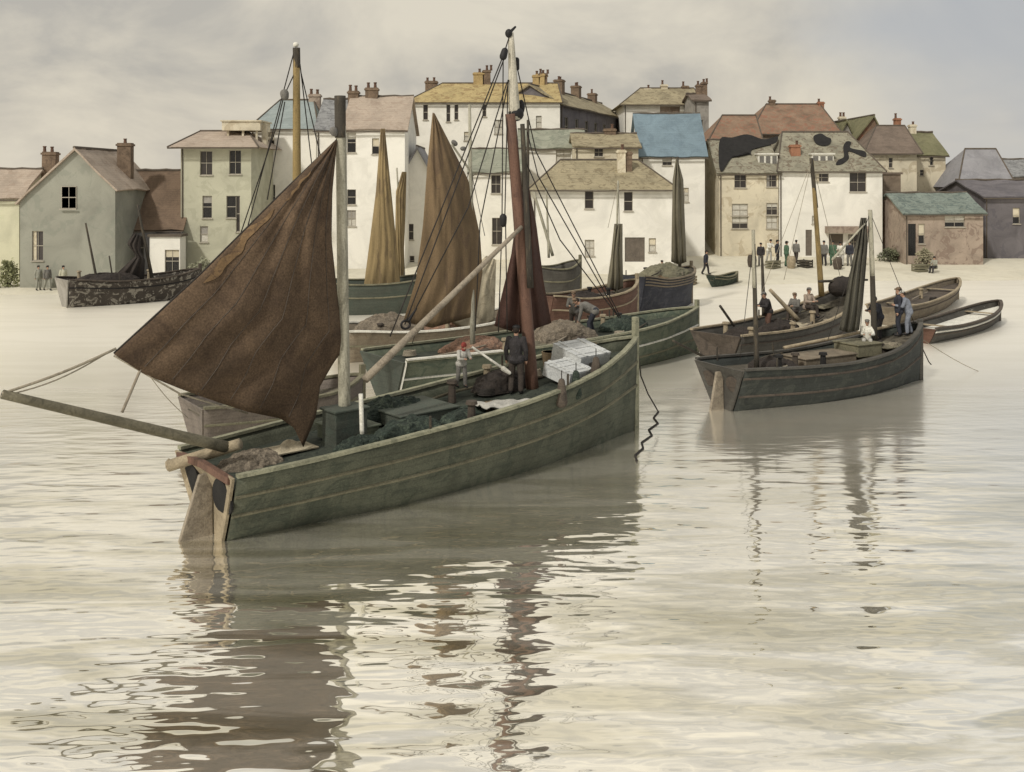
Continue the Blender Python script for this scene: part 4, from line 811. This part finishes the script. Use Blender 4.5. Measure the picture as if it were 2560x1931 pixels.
b9.spar('main_mast', [(2176, 530), (2186, 850)], (.07, .11), M_mastd); b9.spar('main_masthead', [(2175, 525), (2181, 690)], (.075, .09), M_mastg)
b9.sail([(2152, 545), (2138, 620), (2122, 700), (2098, 825)], [(2166, 545), (2168, 620), (2162, 700), (2148, 825)], [(2098, 825), (2120, 832), (2148, 825)], M_sailk2, bulge=.2, off=.1, name='furled_sail', nu=10, nv=18)
b9.spar('gaff', [(2162, 560), (2080, 650)], (.03, .04), M_mastg)
deckbox(b9, 'hatch', M_hulltan, 4.2, .0, 2.4, 1.1, .3); deckbox(b9, 'cabin', M_wale, 6.2, .1, 1.2, 1.1, .4)
b9.spar('boom', [(1960, 870, .3), (2230, 815, .3)], (.06, .05), M_tan); b9.rope([(2296, 850), (2322, 905), (2328, 912)], .02, name='mooring_rope_and_reflection'); b9.rope([(2300, 845), (2560, 960)], .012, M_ropel, .3, name='mooring_rope_and_reflection')
b10 = Boat('fishing_boat', 'battered brown boat with an ochre mast moored beyond the grey two-masted boat', (1800, 38.6), (2140, 46), [1.5, 1.42, 1.5, 1.85, 2.55], 2.9, M_hullgr, M_deckw, M_tan, .4, transom=M_hullbr, wales=((.84, M_hullbr), (.6, M_hullbr)), group=BG, keel=.6, stemh=.15)
b10.spar('mast', [(2030, 400), (2054, 740)], (.07, .13), M_masto); b10.spar('masthead', [(2028, 396), (2040, 520)], (.08, .095), M_mastd)
b10.spar('yard', [(2048, 704, -.2), (2168, 700, -.2)], (.06, .05), M_mastd, n=8); b10.spar('boom', [(1925, 725, -.3), (1995, 800, -.8)], (.07, .1), M_tan); b10.spar('outrigger', [(1682, 852), (1765, 895)], (.04, .06), M_mastd); b10.spar('oar', [(1800, 765, .2), (1835, 815, .2)], (.05, .05), M_mastd)
m_ = MB(); q = b10.W(2104, 716, -.2)
m_.grid(lambda u, v: q+Vector((math.cos(u*6.2832)*math.sin(v*3.1416)*(1.05+.3*mnoise.noise(Vector((u*5, v*3, 2)))), math.sin(u*6.2832)*math.sin(v*3.1416)*.35, math.cos(v*3.1416)*(.42+.15*mnoise.noise(Vector((u*6, v*4, 5)))))), 28, 12); m_.build('furled_sail', M_sailk, b10.root)
for pts in ([(2030, 402), (1960, 700)], [(2030, 402), (2100, 690)], [(2030, 402), (1905, 730)]): b10.rope(pts, .012, M_ropel)
b11 = Boat('skiff', 'brown skiff with dark inside lying beyond the man in navy', (2215, 51), (2394, 62), [.95, .85, .9, 1.05, 1.3], 2.3, M_hulltan, M_hullbr, M_tan, .3, wales=((.8, M_hullbr),), keel=.3, thwarts=2, cat='skiff', group='open boats on the right', stemh=.06, full=(.5, .35))
b12 = Boat('skiff', 'pale grey rowing boat with dark rail, nearest the right edge', (2300, 45.5), (2498, 52.5), [.72, .62, .65, .8, 1.05], 2.1, M_hullgr, M_whitep, M_hullbr, .3, wales=((.7, M_hullbr), (.85, M_whitep)), keel=.3, thwarts=2, cat='skiff', group='open boats on the right', stemh=.06, transom=M_hullred, full=(.5, .35))
b13 = Boat('fishing_boat', 'dark tarred boat with a black furled sail moored in front of the left-hand cottages', (168, 58.2), (500, 63.5), [1.65, 1.45, 1.4, 1.5, 1.75], 3.0, M_hullpat, M_deckw, M_hullbr, .2, transom=M_grey, wales=((.8, M_soot),), group=BG, keel=.6)
b13.spar('mizzen_mast', [(214, 558), (246, 720)], (.05, .08), M_mastd); b13.spar('main_mast', [(344, 512), (384, 715)], (.06, .12), M_mastd)
b13.spar('spar', [(273, 640), (284, 712)], (.04, .05), M_mastd)
b13.sail([(334, 582), (318, 610), (340, 640), (285, 690)], [(352, 590), (352, 630), (362, 650), (360, 700)], [(285, 690), (320, 702), (360, 700)], M_sailk, bulge=.35, off=0, name='furled_sail', nu=12, nv=14)
heap('nets', 'brown nets heaped in the stern of the dark tarred boat on the left', b13.world((2.2, 0, b13.deckz(.2))), 2.0, .9, .5, M_sailk, b13.rz, cat='net', seed=51, group='net heaps')

def coil(b, x, y, r=.28, mat=None, dz=.03):
    m = MB(); z = b.deckz(x/b.L)+dz; pts = [(x+(r-.02*(i//24)*.5)*math.cos(i*.262), y+(r-.02*(i//24)*.5)*math.sin(i*.262), z+.035*(i/24)) for i in range(24*5)]
    m.tube(pts, .025, 5); m.build('rope_coil', mat or M_ropel, b.root)
def gear(b, seed, x0, x1, n):
    rnd = random.Random(seed)
    for i in range(n):
        x = rnd.uniform(x0, x1); t = x/b.L; yb = b.bm(t)*.8; y = rnd.choice((-1, 1))*yb*rnd.uniform(.3, .95); z = b.deckz(t); k = i % 5
        if k == 0: coil(b, x, y, rnd.uniform(.16, .28), rnd.choice((M_ropel, M_rope)))
        elif k == 1:
            m = MB(); a = rnd.uniform(-.25, .25); ln = rnd.uniform(1.2, 2.6); m.tube([(x, y, z+.12), (x+ln*.5, y+a*.5, z+.2), (min(x+ln, b.L*.93), (y+a)*.8, z+.3)], [.03, .045, .03], 7); m.build('spare_spar', rnd.choice((M_spar, M_mastd, M_spard)), b.root)
        elif k == 2:
            m = MB(); m.tube([(x, y, z), (x, y, z+.5), (x, y, z+.5), (x, y, z+.58)], [.11, .09, .15, .13], 10); m.build('bollard', rnd.choice((M_hullbr, M_soot, M_tan)), b.root)
        elif k == 3:
            m = MB(); m.grid(lambda u, v: Vector((x+(u-.5)*1.1, y*.6+(v-.5)*.7, z+.06+.22*max(0, mnoise.noise(Vector((u*3+seed, v*3, i)))+.35)*math.sin(math.pi*u)*math.sin(math.pi*v)+.02)), 12, 9); m.build('folded_sail', rnd.choice((M_sailg, M_hullbr, M_sailt, M_sailp)), b.root, solid=.03)
        else:
            m = MB(); ys = math.copysign(b.bm(t)*.97, y); m.tube([(x, ys, b.zs(t)-.1), (x, ys, b.zs(t)+.35)], .035, 6); m.build('stanchion', M_mastd, b.root)
gear(b1, 3, 1.5, 11.3, 16); gear(b2, 5, 1, 12, 18); gear(b4, 7, .8, 7, 10); gear(b6, 9, .8, 5, 8); gear(b9, 11, .6, 7.6, 16); gear(b10, 13, .6, 8.6, 18); gear(b7, 15, .6, 4, 5); gear(b13, 17, .8, 6, 9); gear(b11, 19, 1, 9, 6)
for b_, y_, lb, x_, sx_, sz_ in ((b10, 0, 'dark net heap amidships in the far brown boat', 4.2, 1.2, .5), (b10, .1, 'dark net heap by the transom of the far brown boat', 1.6, .9, .45), (b9, -.1, 'dark net heap aft on the grey boat near its black mizzen mast', 2.0, .9, .4),
                              (b9, .2, 'dark net heap forward on the grey boat by the furled sail', 7.0, .8, .35), (b2, .2, 'dark heap of nets in the bow of the green lugger behind', 11.2, 1.2, .5), (b6, 0, 'dark nets in the red-brown boat', 2.8, 1.3, .5)):
    heap('fishing_net', lb, b_.world((x_, y_, b_.deckz(x_/b_.L)-.03)), sx_, .7, sz_, M_netg if b_ is b2 else M_sailk, b_.rz, seed=x_*7, group='net heaps')
heap('fishing_net', 'black-green net heap in front of the iron hook on the lugger', onboat(b1, 4.9, .75), 1.1, .5, .55, M_netg, b1.rz, seed=61, group='net heaps')
heap('fishing_net', 'brown net heap behind the man in dark oilskins at the foot of the mast', onboat(b1, 8.4, .6), .9, .5, .5, M_sailk, b1.rz, seed=67, group='net heaps')
for b_, L_ in ((b2, [(1320, 300, 0), (1318, 820, 0)]), (b10, [(1905, 640, .4), (1910, 790, .4)])):
    b_.spar('mast', L_, (.05, .09), M_mastd)
for pts in ([(2175, 530), (2290, 820)], [(2175, 532), (2070, 850)], [(2175, 530), (2150, 840)], [(1884, 600, -.6), (1850, 900, -.6)]): b9.rope(pts, .012)

# ---------------------------------------------------------------- people
def bake(o):
    dg = bpy.context.evaluated_depsgraph_get(); dg.update(); ev = o.evaluated_get(dg); me = bpy.data.meshes.new_from_object(ev); o.modifiers.clear(); old = o.data; o.data = me
    for p in me.polygons: p.use_smooth = True
def remesh(o, v):
    m = o.modifiers.new('r', 'REMESH'); m.mode = 'VOXEL'; m.voxel_size = v; s = o.modifiers.new('s', 'SMOOTH'); s.factor = .5; s.iterations = 3; bake(o)
def person(label, loc, face, height, pose='stand', top=M_navy, legs=M_brtr, hat=M_black, hatk='cap', vox=.016, skirt=False, group=None, arms=None, fingers=False):
    """face: world heading the person looks to (radians, 0 = +X). Local frame: looks along +x"""
    root = empty('person', loc, face); k = height/1.75; root.scale = (k, k, k); tag(root, label, 'person', group)
    V = Vector
    lean = {'stand': .02, 'bend': 1.15, 'lean': .35, 'sit': .15, 'walk': .08}[pose]
    hipz = .93 if pose != 'sit' else .45
    pel = V((0, 0, hipz)); 
    if pose == 'bend': pel = V((-.12, 0, .9))
    ax = V((math.sin(lean), 0, math.cos(lean)))
    chest = pel+ax*.36; neck = pel+ax*.55; 
    hx = V((math.sin(lean*.75), 0, math.cos(lean*.75))); head = neck+hx*.15
    fw = V((math.cos(lean*.8), 0, -math.sin(lean*.8)))
    sh = {s: neck-ax*.06+V((0, s*.19, 0)) for s in (1, -1)}
    hips = {s: pel+V((0, s*.1, 0)) for s in (1, -1)}
    st = {'stand': 0, 'bend': .05, 'lean': .1, 'sit': 0, 'walk': .22}[pose]
    if pose == 'sit': kn = {s: V((.42, s*.13, .46)) for s in (1, -1)}; an = {s: V((.45, s*.13, .08)) for s in (1, -1)}
    else: kn = {s: V((.05+s*st*.5, s*.12, .49)) for s in (1, -1)}; an = {s: V((-.02+s*st, s*.13, .08)) for s in (1, -1)}
    if arms == 'front' or pose in ('lean', 'sit'): el_ = {s: sh[s]+V((.12, s*.06, -.25)) for s in (1, -1)}; wr = {s: el_[s]+V((.22, -s*.1, .02)) for s in (1, -1)}
    elif pose == 'bend': el_ = {s: sh[s]+V((.04, s*.03, -.28)) for s in (1, -1)}; wr = {s: el_[s]+V((.06, -s*.02, -.24)) for s in (1, -1)}
    else: el_ = {s: sh[s]+V((-.03, s*.07, -.28)) for s in (1, -1)}; wr = {s: el_[s]+V((.06, s*.0, -.25)) for s in (1, -1)}
    # continuous body
    m = MB(); m.cap(pel, chest, .14, .16); m.cap(chest, neck, .15, .07); m.cap(neck, head, .055, .06)
    m.ball(head+hx*.03, (.092, .078, .115)); m.cap(head+fw*.085-hx*.0, head+fw*.108-hx*.01, .02, .016, 6); m.cap(head+fw*.05-hx*.07, head+fw*.075-hx*.06, .04, .03, 8)
    for s in (1, -1):
        m.ball(head+V((0, s*.082, 0))+hx*.01, (.02, .015, .03), 6, 5)
        m.cap(sh[s], el_[s], .06, .045); m.cap(el_[s], wr[s], .044, .03); m.cap(hips[s], kn[s], .09, .06); m.cap(kn[s], an[s], .06, .04); m.cap(an[s], an[s]+V((.15, 0, -.045)), .045, .03)
        hd = (wr[s]-el_[s]).normalized(); pa = wr[s]+hd*.05; m.cap(wr[s]+hd*.01, wr[s]+hd*.08, .03, .034)
        sdv = hd.cross(V((0, 1, 0))).normalized()
        for i in range(4):
            a = wr[s]+hd*.085+sdv*(.027-.018*i); ln = (.06, .07, .066, .05)[i]; b_ = a+hd*ln*.55; c = b_+(hd*.8-V((0, s, 0))*.5).normalized()*ln*.5; m.cap(a, b_, .0095, .009, 6); m.cap(b_, c, .009, .007, 6)
        m.cap(wr[s]+hd*.03+sdv*.028, wr[s]+hd*.07+sdv*.06, .012, .009, 6)
    bo = m.build('body', M_skin, root); remesh(bo, min(vox, .009) if fingers else vox)
    # eyes and mouth as small dark details are below a pixel; brow line kept in the face shape
    t = MB(); t.cap(pel, chest, .165, .19); t.cap(chest, neck-ax*.02, .18, .085)
    for s in (1, -1):
        t.cap(chest+V((0, s*.1, 0)), sh[s], .12, .085); t.cap(sh[s], el_[s], .082, .065); t.cap(el_[s], wr[s], .064, .05)
    t.cap(pel+V((0, .07, -.02)), pel+V((0, -.07, -.02)), .16, .16)
    to = t.build('jacket', top, root); remesh(to, vox)
    l_ = MB()
    if skirt:
        l_.tube([pel+V((0, 0, .06)), pel+V((.02, 0, -.3)), V((.03, 0, .12)), V((.03, 0, .1))], [.17, .24, .33, .01], 16); lo = l_.build('skirt', legs, root, smooth=True)
    else:
        l_.cap(pel+V((0, .06, 0)), pel+V((0, -.06, 0)), .155, .155)
        for s in (1, -1): l_.cap(hips[s], kn[s], .115, .085); l_.cap(kn[s], an[s]+V((0, 0, .04)), .085, .075)
        lo = l_.build('trousers', legs, root); remesh(lo, vox)
    for s in (1, -1):
        bt = MB(); bt.cap(an[s]+V((0, 0, .05)), an[s]+V((0, 0, -.02)), .06, .058); bt.cap(an[s]+V((0, 0, -.03)), an[s]+V((.17, 0, -.045)), .055, .04)
        b2_ = bt.build('boot', M_black, root); remesh(b2_, vox)
    h_ = MB(); Mr = hx.to_track_quat('Z', 'X').to_matrix(); c = head+hx*.075
    if hatk == 'cap': h_.ball(c+hx*.03, (.105, .105, .06), 14, 8); h_.cap(c+fw*.08, c+fw*.13, .045, .03)
    elif hatk == 'brim': h_.ball(c, (.16, .16, .022), 14, 6, Mr); h_.ball(c+hx*.04, (.09, .09, .09), 14, 8, Mr)
    elif hatk == 'scarf': h_.ball(c-hx*.03-fw*.02, (.115, .105, .125), 14, 8); h_.cap(neck+ax*.02, neck+ax*.02-fw*.06, .09, .06)
    h_.build('hair' if hatk == 'hair' else 'hat', hat, root, smooth=True)
    hr = MB(); hr.ball(head-fw*.02+hx*.035, (.1, .086, .1), 12, 8); hr.build('hair', M_hair, root, smooth=True)
    return root
PG = 'people on the quay'
p = b1.W(1287, 982); wp = b1.world((p.x, -.05, b1.deckz(p.x/b1.L)))
person('man in dark oilskins and black cap standing with his back turned on the foreground lugger', wp, R(80), 1.78, 'stand', M_dkcoat, M_brtr, M_black, 'cap', .012, fingers=True)
p = b1.W(1150, 960, .8); wp = b1.world((p.x, .75, b1.deckz(p.x/b1.L)+.33))
person('child in a red cap and scarf, grey-white smock, working amidships on the lugger', wp, R(-60), 1.2, 'lean', M_gwh, M_gry, M_redc, 'scarf', .012, fingers=True)
p = b2.W(1478, 820, -.2); wp = b2.world((p.x, -.2, b2.deckz(p.x/b2.L)))
person('man in a grey jersey and navy trousers bending over near the bow', wp, R(175), 1.95, 'bend', M_gry, M_navy, M_brcap, 'cap', .016, fingers=True)
p = b2.W(1440, 820, .8); wp = b2.world((p.x, .9, b2.deckz(p.x/b2.L)))
person('man with a brown cap half hidden behind the bending man', wp, R(-100), 1.7, 'lean', M_gry, M_brtr, M_brcap, 'cap', .02)
# in the right-hand boats
def pb(b, label, px, off, h, face, **kw):
    t = b.t_at(px, off); person(label, b.world((t, off, b.deckz(t/b.L))), face, h, **kw)
pb(b9, 'man in a navy coat and brown cap standing in the bow of the grey boat', 2248, .15, 1.75, R(160), top=M_navy, legs=M_navy, hat=M_brcap, pose='stand')
pb(b9, 'man in pale blue overalls beside the one in navy at the bow', 2272, -.1, 1.62, R(170), top=M_pblue, legs=M_pblue, hat=M_gwh, pose='lean')
pb(b9, 'small figure in black sitting behind the main mast of the grey boat', 2198, .6, 1.6, R(200), top=M_navy, legs=M_dkcoat, hat=M_black, pose='lean')
pb(b9, 'crouching figure in a pale smock by the main mast', 2168, .2, 1.5, R(250), top=M_whitep, legs=M_gwh, hat=M_gry, pose='sit')
pb(b10, 'figure in black leaning in the far brown boat', 1922, .2, 1.7, R(200), top=M_dkcoat, legs=M_hullred, hat=M_gry, pose='lean')
pb(b10, 'seated figure in grey-brown, left of the two by the ochre mast', 1990, .6, 1.65, R(220), top=M_gry, legs=M_brtr, hat=M_brcap, pose='sit')
pb(b10, 'seated figure in pinkish grey right next to the ochre mast', 2018, .5, 1.75, R(-60), top=M_pinkst, legs=M_brtr, hat=M_gry, pose='sit')
# on the quay
def pq(label, px, Y, h, face, **kw):
    X = kx(px)*Y; person(label, (X, Y, ground(X, Y)+.01), face, h, vox=.03, group=kw.pop('group', PG), **kw)
pq('man in green on the sand, right of the brown door of the broad white house', 1655, 68.5, 1.75, R(250), top=M_grn, legs=M_grn, hat=M_hair, arms='front')
pq('dark figure walking by the gap left of the beige shop house', 1764, 74, 1.75, R(-20), top=M_navy, legs=M_dkcoat, pose='walk')
specs = [(1902, M_dkcoat, M_gry, 'stand', 'dark-coated figure at the left end of the quay group'), (1922, M_whitep, M_gwh, 'lean', 'white-clad figure between two dark ones in the quay group'), (1943, M_navy, M_dkcoat, 'stand', 'navy figure standing in the quay group under the beige house'),
         (1966, M_grn, M_grn, 'stand', 'broad figure in bright green in the quay group'), (1990, M_gry, M_brtr, 'walk', 'grey figure walking at the right end of the quay group')]
for i, (px, a, c, ps, lb) in enumerate(specs): pq(lb, px, 78.5+1.1*((i*2) % 3), 1.8+.06*(i % 4), R(250+40*i), top=a, legs=c, pose=ps)
for px, a, c, ps, lb in ((2060, M_gry, M_dkcoat, 'stand', 'grey figure just right of the ochre mast on the quay'), (2148, M_whitep, M_gry, 'walk', 'rightmost pale figure before the white shop'), (2082, M_grn, M_grn, 'stand', 'green-clad figure left of the shop door right of the ochre mast'), (2104, M_whitep, M_gwh, 'lean', 'figure in white before the white shop'), (2124, M_navy, M_gry, 'stand', 'dark figure standing at the shop window'),):
    pq(lb, px, 79.5, 1.95, R(230), top=a, legs=c, pose=ps)
pq('dark seated figure on the sand in front of the teal-roofed boat store', 2338, 76.5, 1.7, R(210), top=M_ggreen, legs=M_dkcoat, pose='sit')
for px, a, ps, lb in ((96, M_ggreen, 'stand', 'grey-green figure beneath the doorway of the gabled house'), (118, M_gry, 'walk', 'grey figure walking right of the doorway on the left shore'), (158, M_olive, 'stand', 'pale figure nearest the tarred boat on the left shore')):
    pq(lb, px, 65.6, 1.6, R(-40), top=a, legs=M_ggreen, pose=ps, group='people on the left shore')

# ---------------------------------------------------------------- bushes and small things
def bush(label, px, Y, w_, h, cols, n=900, group='bushes by the houses'):
    X = kx(px)*Y; root = empty('bush', (X, Y, ground(X, Y))); tag(root, label, 'bush', group)
    mt = wc('leaf_%d_%d_%d' % cols, cols, .25, .5, 2, tint=tuple(int(v*.75) for v in cols)); m = MB()
    for i in range(n):
        a = random.uniform(0, 2*math.pi); r = random.random()**.5; z = random.random()**.8
        lump = 1+.35*mnoise.noise(Vector((math.cos(a)*2+px, math.sin(a)*2, z*3)))
        p = Vector((math.cos(a)*r*w_/2*lump*math.sqrt(max(.05, 1-z*z)), math.sin(a)*r*w_/3*lump, z*h*lump)); s = random.uniform(.06, .13)
        u = Vector((random.gauss(0, 1), random.gauss(0, 1), random.gauss(0, 1))).normalized(); v = u.orthogonal().normalized()
        m.add([p-u*s, p+v*s*.5, p+u*s, p-v*s*.5], [(0, 1, 2, 3)])
    m.build('foliage', mt, root)
    s = MB()
    for i in range(5): a = i*1.26; s.tube([(0, 0, -.1), (math.cos(a)*w_*.15, math.sin(a)*w_*.12, h*.4), (math.cos(a)*w_*.3, math.sin(a)*w_*.2, h*.75)], [.05, .03, .012], 6)
    s.build('stem', M_trim, root)
bush('pale grey-green bush under the olive house, right of the white shed', 510, 67.5, 3.0, 1.7, (140, 140, 108))
bush('yellow-green bush at the foot of the cottage at the left edge', 22, 66.8, 1.6, 1.6, (140, 142, 92))
bush('low green bush before the brown stone gap right of the white shop', 2225, 82, 2.2, 1.0, (104, 108, 76))
bush('pale bush at the left end of the boat store', 2312, 78.5, 1.6, 1.5, (150, 142, 106))
for i, (px, Y, k, lb) in enumerate(((1880, 78, 0, 'dark barrel at the left end of the quay crowd'), (1932, 77.6, 1, 'stack of brown crates in front of the quay crowd'), (1978, 77.8, 0, 'lone barrel in front of the figure in bright green'),
        (2012, 78.4, 1, 'dark crate under the dark doorway of the white shop'), (2094, 77.8, 0, 'pale barrel in front of the shop door figures'), (2300, 77, 1, 'low crate by the bush at the boat store'), (1725, 69.6, 1, 'brown crate on the sand left of the dinghy'))):
    X = kx(px)*Y; z = ground(X, Y); m = MB()
    if k == 0: m.tube([(0, 0, 0), (0, 0, .2), (0, 0, .5), (0, 0, .8), (0, 0, .95)], [.27, .33, .36, .33, .27], 14); nm = 'barrel'
    else:
        nm = 'crate'
        for j in range(3): m.box((-.5, -.35, .02+.2*j), (.5, .35, .17+.2*j))
        for sx_ in (-.45, .45): m.box((sx_-.05, -.38, 0), (sx_+.05, -.352, .62))
    o_ = m.build(nm, (M_hullbr, M_wale, M_tan, M_mastd)[i % 4]); o_.location = (X, Y, z); o_.rotation_euler = (0, 0, i*.7); tag(o_, lb, nm)
# mooring buoys and floats
def buoy(label, px, py, r, mat, group='floats'):
    Y = CAMZ*F/(py-HY); o = MB(); o.ball((0, 0, 0), (r, r, r*.8), 14, 10); o.cap((0, 0, r*.7), (0, 0, r*1.1), r*.16, r*.12)
    q = o.build('mooring_buoy', mat, smooth=True); q.location = (kx(px)*Y, Y, r*.2); tag(q, label, 'buoy', group)
